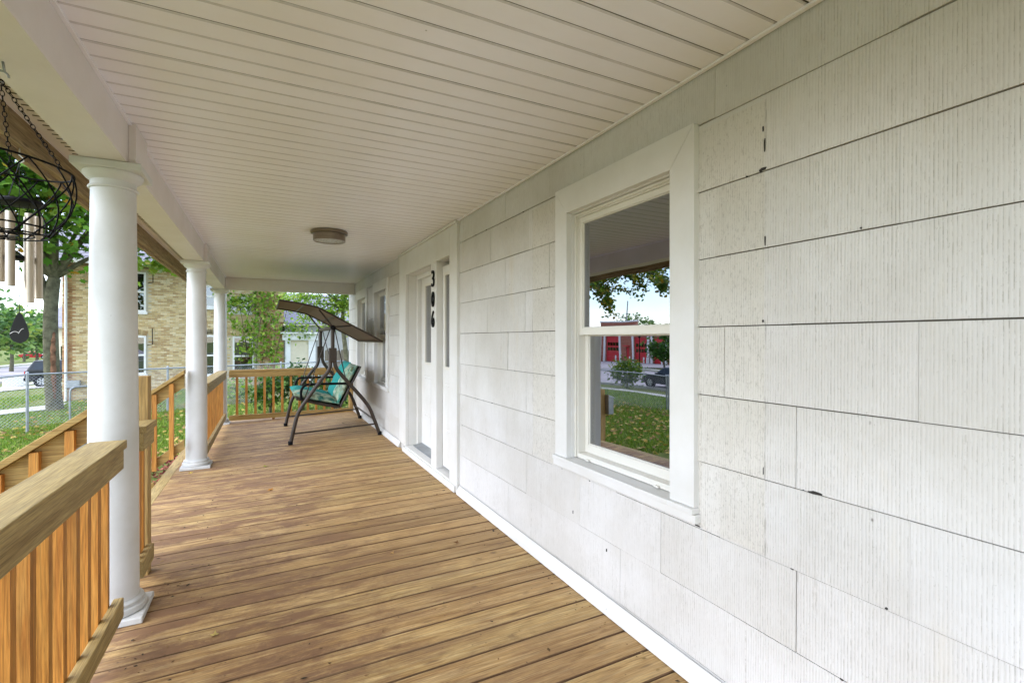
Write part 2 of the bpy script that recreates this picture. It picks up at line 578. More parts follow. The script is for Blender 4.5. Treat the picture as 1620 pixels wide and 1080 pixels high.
M['post'] = m_wood('post_wood', (0.32, 0.19, 0.06), (0.46, 0.29, 0.10), (0.55, 0.38, 0.15), 2, 0.6, hue=0.1)
M['fascia'] = m_wood('weathered_fascia_wood', (0.22, 0.15, 0.08), (0.36, 0.255, 0.14), (0.46, 0.35, 0.20), 1, 0.75, hue=0.2)
M['glass'] = m_glass()
M['metal_brown'] = m_plain('brown_powder_coat', (0.045, 0.032, 0.023), 0.42, 0.1, 0.4, 0.15)
M['black'] = m_plain('black_paint', (0.006, 0.006, 0.007), 0.6, 0.0, 0.12)
M['black_wire'] = m_plain('black_wire', (0.004, 0.004, 0.004), 0.6, 0.0, 0.12)
M['galv'] = m_plain('galvanised_steel', (0.36, 0.38, 0.40), 0.45, 0.7, 0.5, 0.2)
M['concrete'] = m_plain('concrete', (0.50, 0.48, 0.44), 0.9, 0, 0.2, 0.15, 1.5, 0.3, 'World', 30)
M['asphalt'] = m_plain('pale_road', (0.40, 0.36, 0.37), 0.9, 0, 0.2, 0.12, 0.6, 0.25, 'World', 40)
M['leaf'] = m_leaf('leaf')
M['grass'] = m_leaf('grass_blade', 0.6, 0.2)
M['dryleaf'] = m_leaf('fallen_leaf', 0.7, 0.15)
M['brick'] = m_attr('brick', 0.85, 0.3, 25, 0.4)
M['mulch'] = m_attr('mulch', 0.9, 0.4, 40, 0.3)
M['bark'] = m_plain('bark', (0.125, 0.118, 0.075), 0.9, 0, 0.15, 0.45, 7, 0.9, 'Object', 22)
M['ground'] = m_ground()
M['mortar'] = m_plain('mortar', (0.52, 0.46, 0.34), 0.95, 0, 0.1, 0.1)
M['roof'] = m_plain('asphalt_shingles', (0.27, 0.26, 0.30), 0.9, 0, 0.15, 0.2, 6, 0.5)
M['white'] = m_plain('white_paint', (0.78, 0.78, 0.76), 0.5, 0, 0.4, 0.06)
M['cream'] = m_plain('cream_paint', (0.66, 0.60, 0.45), 0.6, 0, 0.3, 0.06)
M['curtain'] = m_plain('curtain', (0.30, 0.215, 0.13), 0.9, 0, 0.1, 0.15)
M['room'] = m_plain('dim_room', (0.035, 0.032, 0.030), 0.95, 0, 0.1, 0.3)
M['bg_glass'] = m_glass('neighbour_glass', (0.35, 0.37, 0.36), 0.12)

def m_nickel():
    m = NT('brushed_nickel')
    n = m.noise(m.coords('Object', (6, 6, 160)), 1.0, 3)
    m.base(m.ramp(n, [(0.3, (0.22, 0.18, 0.145)), (0.7, (0.31, 0.265, 0.22))]))
    m.set(0.28, 1.0)
    return m.mat
M['nickel'] = m_nickel()

def m_tubes():
    m = NT('chime_tube_metal')
    n = m.noise(m.coords('Object', (40, 40, 3)), 1.0, 3)
    m.base(m.ramp(n, [(0.3, (0.42, 0.35, 0.265)), (0.7, (0.58, 0.50, 0.40))]))
    m.set(0.42, 0.75)
    return m.mat
M['tube'] = m_tubes()

# ================================================================== setting: terrain, street, paths
def sheet(name, x0, x1, y0, y1, step, off, mat, label_kind='structure', jitter=0.0):
    nx = max(1, int(math.ceil((x1 - x0) / step))); ny = max(1, int(math.ceil((y1 - y0) / step)))
    mb = MB()
    for j in range(ny + 1):
        for i in range(nx + 1):
            x = x0 + (x1 - x0) * i / nx; y = y0 + (y1 - y0) * j / ny
            mb.v.append((x, y, terrain(x, y) + off))
    for j in range(ny):
        for i in range(nx):
            a = j * (nx + 1) + i
            mb.f.append((a, a + 1, a + nx + 2, a + nx + 1)); mb.c.append(None); mb.m.append(0)
    o = mb.build(name, mat, None, True, fixn=False)
    tag(o, kind=label_kind)
    return o

gx = [-500, -300, -200, -140, -100, -80, -60, -50, -40, -34, -30, -26, -22, -19, -17, -15, -13, -11, -9, -7, -5, -3, -1, 1, 5, 15, 40, 100, 300, 500]
gy = [-500, -200, -80, -40, -20, -10, -5, 0, 5, 10, 15, 20, 25, 30, 35, 40, 45, 50, 60, 70, 80, 90, 100, 110, 140, 200, 300, 600]
mb = MB()
for y in gy:
    for x in gx:
        mb.v.append((x, y, terrain(x, y)))
for j in range(len(gy) - 1):
    for i in range(len(gx) - 1):
        a = j * len(gx) + i
        mb.f.append((a, a + 1, a + len(gx) + 1, a + len(gx))); mb.c.append(None); mb.m.append(0)
tag(mb.build('ground', M['ground'], None, True, fixn=False), kind='structure')

sheet('street', -32, -19.5, -120, 260, 2.5, 0.05, M['asphalt'])
sheet('sidewalk', -15.9, -14.5, -60, 150, 2.0, 0.035, M['concrete'])
sheet('pavement', -36.2, -34.6, -60, 160, 2.0, 0.035, M['concrete'])
sheet('driveway', -19.45, -6.0, 38.2, 42.6, 1.6, 0.045, M['concrete'])
sheet('path', -10.5, -6.2, 20.6, 22.6, 1.0, 0.03, M['concrete'])
sheet('station_apron', -46.8, -32.05, 44, 80, 2.0, 0.045, M['asphalt'])
mb = MB()
for x0, x1 in ((-19.5, -19.32), (-32.18, -32.0)):
    for y in range(-60, 150, 6):
        za, zb = terrain(x0, y), terrain(x0, y + 6)
        mb.hexa([(x0, y, za - .1), (x1, y, za - .1), (x1, y + 5.98, zb - .1), (x0, y + 5.98, zb - .1),
                 (x0, y, za + .16), (x1, y, za + .16), (x1, y + 5.98, zb + .16), (x0, y + 5.98, zb + .16)])
tag(mb.build('kerb', M['concrete']), kind='structure')

# ================================================================== the white house with its porch
house = thing('white_house', (W, 4, -0.65), 'white shingle sided house with covered porch, seen along its front wall', 'house')

WIN = [(1.396, 2.43), (6.79, 7.83), (8.34, 9.36)]       # outer edges of the window casings along the wall
WZ0, WZ1 = 0.638, 2.228
DY0, DY1 = 4.063, 6.12                                  # door unit
OPEN = []                                               # wall openings (y0, y1, z0, z1)
for a, b in WIN:
    OPEN.append((a + 0.130, b - 0.120, WZ0 + 0.028, WZ1 - 0.150))
OPEN.append((4.256, 5.82, 0.0, 2.14))
WY0, WY1 = -4.2, 10.4

def cut(rects, hole):
    out = []
    a0, a1, b0, b1 = hole
    for y0, y1, z0, z1 in rects:
        if y1 <= a0 or y0 >= a1 or z1 <= b0 or z0 >= b1:
            out.append((y0, y1, z0, z1)); continue
        if y0 < a0: out.append((y0, a0, z0, z1))
        if y1 > a1: out.append((a1, y1, z0, z1))
        m0, m1 = max(y0, a0), min(y1, a1)
        if z0 < b0: out.append((m0, m1, z0, b0))
        if z1 > b1: out.append((m0, m1, b1, z1))
    return out

rects = [(WY0, WY1, -1.0, 5.6)]
for h in OPEN: rects = cut(rects, h)
mb = MB()
for y0, y1, z0, z1 in rects: mb.box(W, W + 0.16, y0, y1, z0, z1)
mb.box(W + 0.16, 8.0, WY1 - 0.16, WY1, -1.0, 5.6)
mb.box(W + 0.16, 8.0, WY0, WY0 + 0.16, -1.0, 5.6)
mb.box(7.84, 8.0, WY0 + .16, WY1 - .16, -1.0, 5.6)
mb.box(W, 8.0, WY0, WY1, 5.6, 5.75)
wall = mb.build('wall', M['core'], house)

# shingles, each one a piece with its butt edge proud of the course below
course = 0.2675
zl = [-0.19 + 0.0] + [0.078 + course * k for k in range(9)] + [H + 0.02]
zl = [z for z in zl if z < H + 0.021]
holes = [(a - 0.02, b + 0.02, c - 0.02, d + 0.02) for a, b, c, d in OPEN]
r_ = random.Random(11)
for k in range(len(zl) - 1):
    z0, z1 = zl[k], zl[k + 1]
    if z1 - z0 < 0.03: continue
    y = WY0 + (0.0 if k % 2 else -0.305) + r_.uniform(-0.03, 0.03)
    while y < WY1:
        w = 0.61
        y0, y1 = max(y, WY0), min(y + w, WY1)
        y += w
        if y1 - y0 < 0.05: continue
        gap = 0.0004 if r_.random() < 0.75 else 0.0016
        dz = r_.uniform(-0.0015, 0.0015)
        px = r_.uniform(-0.001, 0.0016)
        rr = [(y0 + gap, y1 - gap, z0 + 0.0036 + dz, z1 - 0.0002)]
        for h in holes: rr = cut(rr, h)
        rr = [q for q in rr if q[1] - q[0] > 0.01 and q[3] - q[2] > 0.01]
        if not rr: continue
        m_ = MB()
        for a0, a1, b0, b1 in rr:
            def xo(z): return W - 0.0095 - px + 0.0035 * (z - z0) / (z1 - z0)
            m_.hexa([(xo(b0), a0, b0), (W - 0.0004, a0, b0), (W - 0.0004, a1, b0), (xo(b0), a1, b0),
                     (xo(b1), a0, b1), (W - 0.0004, a0, b1), (W - 0.0004, a1, b1), (xo(b1), a1, b1)])
        m_.build('shingle', M['siding'], wall)
# return wall at the far corner: a few shingles on the end
for k in range(len(zl) - 1):
    if zl[k + 1] - zl[k] < 0.03: continue
    for i in range(2):
        m_ = MB()
        m_.box(W + .002 + i * 0.61, W + .6 + i * .61, WY1 + 0.001, WY1 + 0.012, zl[k] + .002, zl[k + 1])
        m_.build('shingle', M['siding'], wall)

# damaged spots of the shingles: chips that show the dark core (a chip is a shallow broken edge)
chips = [(1.112, 1.960, .030, .012, 0), (1.106, 2.04, .004, .05, 1), (1.104, 1.710, .004, .034, 0), (1.112, 1.432, .008, .010, 0), (0.930, 0.886, .045, .010, 0),
         (1.110, 0.912, .003, .03, 0), (1.40, 0.624, .03, .006, 0), (0.80, 1.692, .006, .006, 0), (1.112, 2.10, .004, .02, 1), (0.735, 0.62, .008, .006, 0),
         (1.98, 0.30, .005, .015, 0), (2.28, 0.40, .005, .018, 0)]
for k_ in range(34):
    chips.append((r_.uniform(0.45, 4.0), 0.078 + course * r_.randint(1, 8) + r_.uniform(.001, .004), r_.uniform(.004, .014), r_.uniform(.003, .006), 0))
chips = [c_ for c_ in chips if not any(a_ - .14 < c_[0] < b_ + .14 and WZ0 < c_[1] < WZ1 + .01 for a_, b_ in ((1.52, 2.31), (4.2, 5.9)))]
mb = MB()
for y, z, wy, hz, t in chips:
    n = 9
    pts = []
    for i in range(n):
        a = 2 * math.pi * i / n
        q = r_.uniform(0.65, 1.15)
        pts.append((y + wy * 0.5 * q * math.copysign(abs(math.cos(a)) ** 0.6, math.cos(a)), z + hz * 0.5 * q * math.copysign(abs(math.sin(a)) ** 0.6, math.sin(a))))
    mb = MB(); mb.prism(pts, W - 0.0116, W - 0.006, 'x'); mb.build('broken_chip', M['dark'], wall)

# baseboard strip on the deck
for y0, y1 in ((WY0, 1.2), (1.203, DY0 - 0.012), (DY1 + 0.012, 8.1), (8.103, 9.95)):
    mb = MB()
    mb.hexa([(W - 0.050, y0, 0.004), (W - 0.016, y0, 0.004), (W - 0.016, y1, 0.004), (W - 0.050, y1, 0.004),
             (W - 0.044, y0, 0.030), (W - 0.016, y0, 0.075), (W - 0.016, y1, 0.075), (W - 0.044, y1, 0.030)])
    mb.build('baseboard', M['trim'], wall, bevel=0.002)

# ------------------------------------------------------------------ windows
def window(y0, y1, curtain):
    """y0 is the near edge of the casing, y1 the far edge"""
    a, b, c, d = y0 + 0.130, y1 - 0.120, WZ0 + 0.06, WZ1 - 0.150
    xf = W - 0.034
    mb = MB(); mb.box(xf, W - 0.001, b, y1, c, WZ1)
    # near and far side boards and a mitred head
    root = None
    m1 = MB(); m1.prism([(y0, c), (a, c), (a, d), (y0, WZ1)], xf, W - 0.001, 'x')
    m2 = MB(); m2.prism([(b, c), (y1, c), (y1, WZ1), (b, d)], xf, W - 0.001, 'x')
    m3 = MB(); m3.prism([(a, d + 0.0012), (b, d + 0.0012), (y1 - 0.001, WZ1), (y0 + 0.001, WZ1)], xf - 0.0015, W - 0.001, 'x')
    win = m3.build('window', M['trim'], house, bevel=0.0015)
    m1.build('casing_board', M['trim'], win, bevel=0.0015)
    m2.build('casing_board', M['trim'], win, bevel=0.0015)
    ms = MB(); ms.box(W - 0.052, W + 0.10, a - 0.001, b + 0.001, c - 0.024, c - 0.0015)
    ms.box(W - 0.040, W - 0.001, y0 - 0.012, y1 + 0.012, WZ0, c - 0.0255)
    ms.box(W - 0.052, W - 0.0005, y0 - 0.005, a - 0.0015, c - 0.024, c - 0.001)
    ms.box(W - 0.052, W - 0.0005, b + 0.0015, y1 + 0.005, c - 0.024, c - 0.001)
    ms.build('sill', M['trim'], win, bevel=0.003)
    # jamb liner
    mj = MB()
    mj.box(W - 0.001, W + 0.16, a - 0.02, a + 0.004, c, d)
    mj.box(W - 0.001, W + 0.16, b - 0.004, b + 0.02, c, d)
    mj.box(W - 0.001, W + 0.16, a + 0.0045, b - 0.0045, d - 0.004, d + 0.02)
    mj.build('jamb', M['trim'], win)
    # vinyl frame
    fx0, fx1 = W + 0.028, W + 0.118
    t = 0.026
    mf = MB()
    mf.box(fx0, fx1, a + .005, a + t, c + 0.004, d - 0.005)
    mf.box(fx0, fx1, b - t, b - .005, c + 0.004, d - 0.005)
    mf.box(fx0 - .001, fx1, a + t, b - t, d - t, d - 0.0055)
    mf.box(fx0 - .001, fx1, a + t, b - t, c + 0.003, c + t + .004)
    mf.box(fx0 - .012, fx0 - .0015, a + .005, a + .017, c + 0.004, d - 0.006)
    mf.box(fx0 - .012, fx0 - .0015, b - .017, b - .005, c + 0.004, d - 0.006)
    mf.box(fx0 - .0125, fx0 - .002, a + .017, b - .017, d - .018, d - 0.006)
    mf.build('frame', M['vinyl'], win, bevel=0.002)
    zm = 1.412
    def sash(z0, z1, x0, rail_top, rail_bot):
        s = 0.030
        m_ = MB()
        x1 = x0 + 0.030
        yA, yB = a + t + 0.001, b - t - 0.001
        m_.box(x0, x1, yA, yA + s, z0, z1)
        m_.box(x0, x1, yB - s, yB, z0, z1)
        m_.box(x0 - .0006, x1 + .0006, yA + s, yB - s, z1 - rail_top, z1)
        m_.box(x0 - .0006, x1 + .0006, yA + s, yB - s, z0, z0 + rail_bot)
        # glazing bead
        for q in ((yA + s, yA + s + .006, z0 + rail_bot, z1 - rail_top), (yB - s - .006, yB - s, z0 + rail_bot, z1 - rail_top)):
            m_.box(x0 + .006, x1 - .006, *q)
        m_.box(x0 + .0065, x1 - .0065, yA + s + .006, yB - s - .006, z0 + rail_bot, z0 + rail_bot + .006)
        m_.box(x0 + .0065, x1 - .0065, yA + s + .006, yB - s - .006, z1 - rail_top - .006, z1 - rail_top)
        so = m_.build('sash', M['vinyl'], win, bevel=0.0015)
        g = MB(); g.box(x0 + .012, x0 + .016, yA + s - .004, yB - s + .004, z0 + rail_bot - .004, z1 - rail_top + .004)
        return so, g
    so, g = sash(zm - 0.020, d - t - .001, fx0 + 0.006, 0.030, 0.038)
    g.build('pane', M['glass'], win)
    so, g = sash(c + t + .005, zm + 0.016, fx0 + 0.046, 0.036, 0.046)
    g.build('pane', M['glass'], win)
    # insect screen track strip at the far side of the lower half, lift hooks
    mh = MB()
    for yy in (a + 0.13, b - 0.13):
        mh.box(fx0 - .016, fx0 - .002, yy - .012, yy + .012, c + .006, c + .014)
    mh.build('screen_clip', M['vinyl'], win)
    # room behind
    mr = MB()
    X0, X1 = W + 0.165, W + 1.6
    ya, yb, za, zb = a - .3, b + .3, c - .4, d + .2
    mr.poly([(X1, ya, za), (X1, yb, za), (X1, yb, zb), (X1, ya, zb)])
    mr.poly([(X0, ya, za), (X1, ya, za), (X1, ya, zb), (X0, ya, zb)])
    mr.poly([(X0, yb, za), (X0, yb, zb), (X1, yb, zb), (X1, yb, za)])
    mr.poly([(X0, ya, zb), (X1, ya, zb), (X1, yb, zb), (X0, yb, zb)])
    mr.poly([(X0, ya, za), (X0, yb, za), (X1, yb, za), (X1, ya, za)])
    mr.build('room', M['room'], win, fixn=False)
    if curtain == 'side':
        mc = MB(); n = 16
        pts = [(W + 0.20 + 0.012 * math.sin(i * 1.7), b + 0.02 - i * 0.0085) for i in range(n)]
        for i in range(n - 1):
            (xa, yA), (xb, yB) = pts[i], pts[i + 1]
            mc.poly([(xa, yA, c), (xb, yB, c), (xb, yB, d), (xa, yA, d)])
        mc.build('curtain', m_plain('dark_curtain', (0.05, 0.052, 0.05), 0.9), win, True, fixn=False)
    else:
        mc = MB(); n = 60
        pts = [(W + 0.19 + 0.014 * math.sin(i * 1.1), a - 0.02 + (b - a + .04) * i / (n - 1)) for i in range(n)]
        for i in range(n - 1):
            (xa, yA), (xb, yB) = pts[i], pts[i + 1]
            mc.poly([(xa, yA, c), (xb, yB, c), (xb, yB, d), (xa, yA, d)])
        mc.build('curtain', M['curtain'], win, True, fixn=False)
    return win
for i, (a, b) in enumerate(WIN):
    window(a, b, 'side' if i == 0 else 'full')

# ------------------------------------------------------------------ door with side light
xf = W - 0.036
mb = MB()
mb.prism([(5.82, 0.085), (DY1, 0.085), (DY1, H - 0.03), (5.82, H - 0.03)], xf, W - .001, 'x')
du = mb.build('door_surround', M['trim'], house, bevel=0.002)
mb = MB(); mb.box(xf, W - .001, DY0, 4.256, 0.02, H - 0.03); mb.build('casing_board', M['trim'], du, bevel=0.002)
mb = MB(); mb.box(xf - .001, W - .0015, 4.2565, 5.8195, 2.14, H - 0.03); mb.build('head_board', M['trim'], du, bevel=0.002)
mb = MB(); mb.box(xf - .016, W - .001, DY0 - .01, DY1 + .01, H - 0.0295, H - 0.004); mb.build('head_moulding', M['trim'], du, bevel=0.003)
mb = MB(); mb.box(xf + .001, W + 0.15, 4.640, 4.812, 0.086, 2.1395); mb.build('mullion_post', M['trim'], du, bevel=0.002)
mb = MB()
mb.box(xf - .018, W - .0005, DY0 + 0.02, DY1 - .2, 0.004, 0.066)
mb.box(xf - .004, W + 0.16, 4.2575, 5.8185, 0.0665, 0.0855)
mb.build('door_step', M['trim'], du, bevel=0.002)
mb = MB()
mb.box(W, W + .2, 4.236, 4.2575, 0.086, 2.16); mb.box(W, W + .2, 5.8185, 5.84, 0.086, 2.16)
mb.box(W, W + .2, 4.258, 5.818, 2.138, 2.16)
mb.box(W + .10, W + .1645, 5.77, 5.818, 0.086, 2.137); mb.box(W + .10, W + .1645, 4.8125, 4.85, 0.086, 2.137)
mb.box(W + .1, W + .1645, 4.8505, 5.7695, 2.09, 2.137)
mb.build('jamb', M['trim'], du, bevel=0.002)
mb = MB(); mb.hexa([(W + .04, 4.852, .0862), (W + .17, 4.852, .0862), (W + .17, 5.768, .0862), (W + .04, 5.768, .0862),
                    (W + .05, 4.852, .097), (W + .165, 4.852, .112), (W + .165, 5.768, .112), (W + .05, 5.768, .097)])
mb.build('threshold', M['galv'], du)
dx = W + 0.150
def lite_panel(name, y0, y1, ly0, ly1, backing, dx=dx):
    """a door leaf or side light panel with a glazed light of z 1.10 to 1.99 and raised panels below"""
    z0, z1 = 0.114, 2.088
    lz0, lz1 = 1.095, 1.995
    mb = MB()
    for q in cut([(y0, y1, z0, z1)], (ly0, ly1, lz0, lz1)):
        mb.box(dx, dx + 0.045, *q)
    leaf = mb.build(name, M['trim'], du)
    mb = MB()
    f = 0.026
    mb.box(dx - .010, dx + .02, ly0 - f, ly0 + .004, lz0 - f, lz1 + f); mb.box(dx - .010, dx + .02, ly1 - .004, ly1 + f, lz0 - f, lz1 + f)
    mb.box(dx - .0105, dx + .02, ly0 + .004, ly1 - .004, lz1 - .004, lz1 + f); mb.box(dx - .0105, dx + .02, ly0 + .004, ly1 - .004, lz0 - f, lz0 + .004)
    mb.build('light_frame', M['vinyl'], leaf, bevel=0.003)
    mb = MB(); mb.box(dx + .006, dx + .010, ly0 - .002, ly1 + .002, lz0 - .002, lz1 + .002)
    mb.build('pane', M['glass'], leaf)
    mb = MB()
    if backing == 'curtain':
        mb.box(dx + .05, dx + .056, ly0 - .02, ly1 + .02, lz0 - .05, lz1 + .03)
        mb.build('curtain', m_plain('tan_shade', (0.42, 0.31, 0.19), 0.8), leaf)
    else:
        z = lz0 - .02
        while z < lz1 + .02:
            mb.hexa([(dx + .052, ly0 - .02, z), (dx + .066, ly0 - .02, z + .010), (dx + .066, ly1 + .02, z + .010), (dx + .052, ly1 + .02, z),
                     (dx + .052, ly0 - .02, z + .002), (dx + .066, ly0 - .02, z + .012), (dx + .066, ly1 + .02, z + .012), (dx + .052, ly1 + .02, z + .002)])
            z += 0.021
        mb.build('blind', m_plain('blind_slats', (0.50, 0.47, 0.40), 0.6), leaf)
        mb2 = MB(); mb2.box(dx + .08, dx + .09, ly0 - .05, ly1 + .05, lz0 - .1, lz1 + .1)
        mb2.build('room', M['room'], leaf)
    # raised panels in the lower part
    w = y1 - y0
    cols = [(y0 + 0.10, y0 + w / 2 - .045), (y0 + w / 2 + .045, y1 - .10)] if w > 0.6 else [(ly0 - .01, ly1 + .01)]
    mb = MB()
    for a, b in cols:
        for za, zb in ((0.22, 0.50), (0.60, 0.94)):
            mb.box(dx - .004, dx + .01, a, b, za, zb)
            mb.box(dx - .009, dx + .01, a + .03, b - .03, za + .03, zb - .03)
    mb.build('raised_panel', M['trim'], leaf, bevel=0.003)
    return leaf
leaf = lite_panel('front_door', 4.853, 5.767, 5.02, 5.60, 'curtain')
mb = MB()
mb.lathe([(0.012, 0), (0.012, .03), (0.026, .04), (0.030, .06), (0.022, .075)], 0, 0, 20)
me = mb.mesh('door_handle', M['nickel'], True)
piece('door_handle', me, leaf, (dx - .001, 4.92, 1.0), (0, R(-90), 0))
lite_panel('side_light', 4.262, 4.634, 4.36, 4.545, 'blind', W + 0.030)

# house number on the mullion post
for ch, zt, zb in (('3', 2.060, 1.894), ('0', 1.845, 1.692), ('6', 1.652, 1.487)):
    cu = bpy.data.curves.new('digit', 'FONT')
    cu.body = ch
    cu.extrude = 0.05
    cu.offset = 0.004
    cu.align_x = 'CENTER'
    tmp = bpy.data.objects.new('tmp_digit', cu)
    col.objects.link(tmp)
    bpy.context.view_layer.update()
    me = bpy.data.meshes.new_from_object(tmp.evaluated_get(bpy.context.evaluated_depsgraph_get()))
    bpy.data.objects.remove(tmp)
    vs_ = np.array([v.co[:] for v in me.vertices])
    lo, hi = vs_.min(0), vs_.max(0)
    out = np.zeros_like(vs_)
    # text x runs to the right when facing the wall, that is towards -y
    out[:, 1] = 4.727 - (vs_[:, 0] - (lo[0] + hi[0]) / 2) / (hi[0] - lo[0]) * 0.082
    out[:, 2] = zb + (vs_[:, 1] - lo[1]) / (hi[1] - lo[1]) * (zt - zb)
    out[:, 0] = xf - 0.0005 - (vs_[:, 2] - lo[2]) / (hi[2] - lo[2]) * 0.012
    for v, p in zip(me.vertices, out): v.co = p
    me.materials.clear(); me.materials.append(M['black'])
    o = bpy.data.objects.new('house_number', me)
    link(o, du)

# ------------------------------------------------------------------ porch ceiling of narrow grooved strips
mb = MB(); mb.box(BX1 - 0.1, W + .1, PY0, PYE + .2, H + 0.012, H + 0.05)
ceil = mb.build('ceiling', M['dark'], house)
sw = 0.1063
cx0, cx1 = BX1 + 0.004, W - 0.016
def strip_mesh(g):
    m_ = MB()
    b = 0.007
    w0, w1 = g, sw - 0.0006
    prof = [(w0, H + 0.010), (w0 + 0.0008, H + b * .7), (w0 + 0.007, H), (w1 - 0.0035, H), (w1, H + 0.002), (w1, H + 0.010)]
    m_.prism([(y, z) for y, z in prof], cx0, cx1, 'x')
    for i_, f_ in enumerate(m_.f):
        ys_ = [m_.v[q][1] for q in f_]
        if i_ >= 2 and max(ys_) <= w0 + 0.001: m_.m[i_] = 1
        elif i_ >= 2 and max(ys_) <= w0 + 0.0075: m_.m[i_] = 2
    return m_.mesh('ceiling_strip', [M['ceiling'], M['groove'], M['groove_shade']])
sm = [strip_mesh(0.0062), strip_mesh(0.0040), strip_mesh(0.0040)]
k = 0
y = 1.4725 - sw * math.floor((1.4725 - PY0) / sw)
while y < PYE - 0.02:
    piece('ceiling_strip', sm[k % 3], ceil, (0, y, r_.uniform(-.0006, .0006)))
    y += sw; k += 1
mb = MB()
mb.box(W - 0.030, W - 0.0135, PY0, PYE, H - 0.010, H - 0.0008)
mb.box(BX1 + 0.0005, BX1 + 0.014, PY0, PYE, H - 0.012, H - 0.0008)
mb.build('edge_channel', M['ceiling'], ceil)

# beam along the front with splice blocks above the columns, beam across the far end
mb = MB(); mb.box(BX0, BX1, PY0, PYE + 0.20, BZ, H + 0.30)
beam = mb.build('porch_beam', M['beam'], house, bevel=0.002)
for i, cy in enumerate(COLY):
    mb = MB()
    e = min(cy + 0.165, PYE - .002) if i == 3 else cy + 0.165
    mb.box(BX1 + 0.0005, BX1 + 0.030, cy - 0.10, e, BZ - 0.004, H - 0.0015)
    mb.build('splice_block', M['beam'], beam, bevel=0.002)
mb = MB(); mb.box(BX1 + 0.0305, W - 0.016, PYE, PYE + 0.12, 2.215, H + 0.2)
mb.build('end_beam', M['beam'], house, bevel=0.002)
mb = MB(); mb.box(BX1 + .031, W - .02, PYE - .012, PYE - .0005, 2.222, H - .018); mb.build('end_beam_board', M['beam'], house, bevel=0.002)

# narrow soffit with vent slots, bare fascia boards, roof
mb = MB(); mb.box(-0.955, BX0 - 0.0008, PY0, 10.2, 2.345, 2.37)
soff = mb.build('soffit', M['beam'], house)
mb = MB()
y = PY0 + .1
while y < 9.9:
    mb.box(-0.90, -0.80, y, y + 0.006, 2.3425, 2.3452); y += 0.055
mb.build('vent_slot', M['core'], soff)
mb = MB(); mb.box(BX0 - 0.010, BX0 - .0009, PY0, 10.2, 2.318, 2.3449); mb.build('soffit_moulding', M['beam'], soff, bevel=0.001)
seams = [PY0, -0.4, 2.78, 5.26, 7.7, 10.2]
for a, b in zip(seams[:-1], seams[1:]):
    mb = MB(); mb.box(-0.993, -0.956, a + .002, b - .002, 2.222, 2.36)
    mb.build('fascia_board', M['fascia'], house, bevel=0.003)
    mb = MB(); mb.box(-1.022, -0.994, a + .3, b + .298, 2.20, 2.40)
    mb.build('fascia_board', M['fascia'], house, bevel=0.003)
mb = MB()
mb.hexa([(-1.16, PY0 - .1, 2.375), (W, PY0 - .1, 2.95), (W, 10.35, 2.95), (-1.16, 10.35, 2.375),
         (-1.16, PY0 - .1, 2.43), (W, PY0 - .1, 3.01), (W, 10.35, 3.01), (-1.16, 10.35, 2.43)])
mb.build('porch_roof', M['roof'], house)
mb = MB(); mb.prism([(-1.0, 2.372), (W, 2.44), (W, 2.94)], PYE + 0.13, PYE + .16, 'y'); mb.build('gable_board', M['beam'], house)

# ================================================================== columns
def column(i, cy, label):
    z0 = -drop(cy)
    root = thing('porch_column', (CX, cy, z0), label, 'column', 'round porch columns')
    s = 0.142
    mb = MB(); mb.box(CX - s, CX + s, cy - s, cy + s, z0 + .002, z0 + 0.034); mb.build('plinth', M['column_base'], root, bevel=0.006)
    mb = MB()
    rb, rt = 0.103, 0.0905
    mb.lathe([(r_q * 0.84 if r_q > .134 else r_q * .80, z_q) for r_q, z_q in [(0.130, z0 + .0345), (0.158, z0 + .037), (0.163, z0 + .050), (0.158, z0 + .064), (0.144, z0 + .069), (0.142, z0 + .079), (0.1465, z0 + .084), (0.142, z0 + .091), (0.131, z0 + .094), (0.129, z0 + .10)]], CX, cy, 48)
    smooth_angle(mb.build('base_ring', M['column_base'], root), 50)
    mb = MB()
    prof = []
    for q in range(25):
        t = q / 24
        r = rb + (rt - rb) * (t ** 1.7)
        prof.append((r, z0 + .1005 + (2.105 - z0 - .1005) * t))
    mb.lathe(prof, CX, cy, 48)
    smooth_angle(mb.build('shaft', M['column'], root), 50)
    mb = MB()
    mb.lathe([(r_q * .80, z_q) for r_q, z_q in [(0.1137, 2.1052), (0.124, 2.107), (0.127, 2.113), (0.124, 2.119), (0.115, 2.121), (0.115, 2.147), (0.122, 2.151), (0.137, 2.160), (0.148, 2.172), (0.153, 2.182), (0.153, 2.187)]], CX, cy, 48)
    cap = smooth_angle(mb.build('capital', M['column'], root), 40)
    s2 = 0.136
    mb = MB(); mb.box(CX - s2, CX + s2, cy - s2, cy + s2, 2.1875, 2.2225)
    mb.build('abacus', M['column'], cap, bevel=0.004)
column(0, COLY[0], 'white round porch column at the near end of the foreground railing')
column(1, COLY[1], 'large white round porch column in the foreground, beside the hanging basket')
column(2, COLY[2], 'white round porch column standing at the far side of the porch steps')
column(3, COLY[3], 'white round corner column at the far end of the porch')

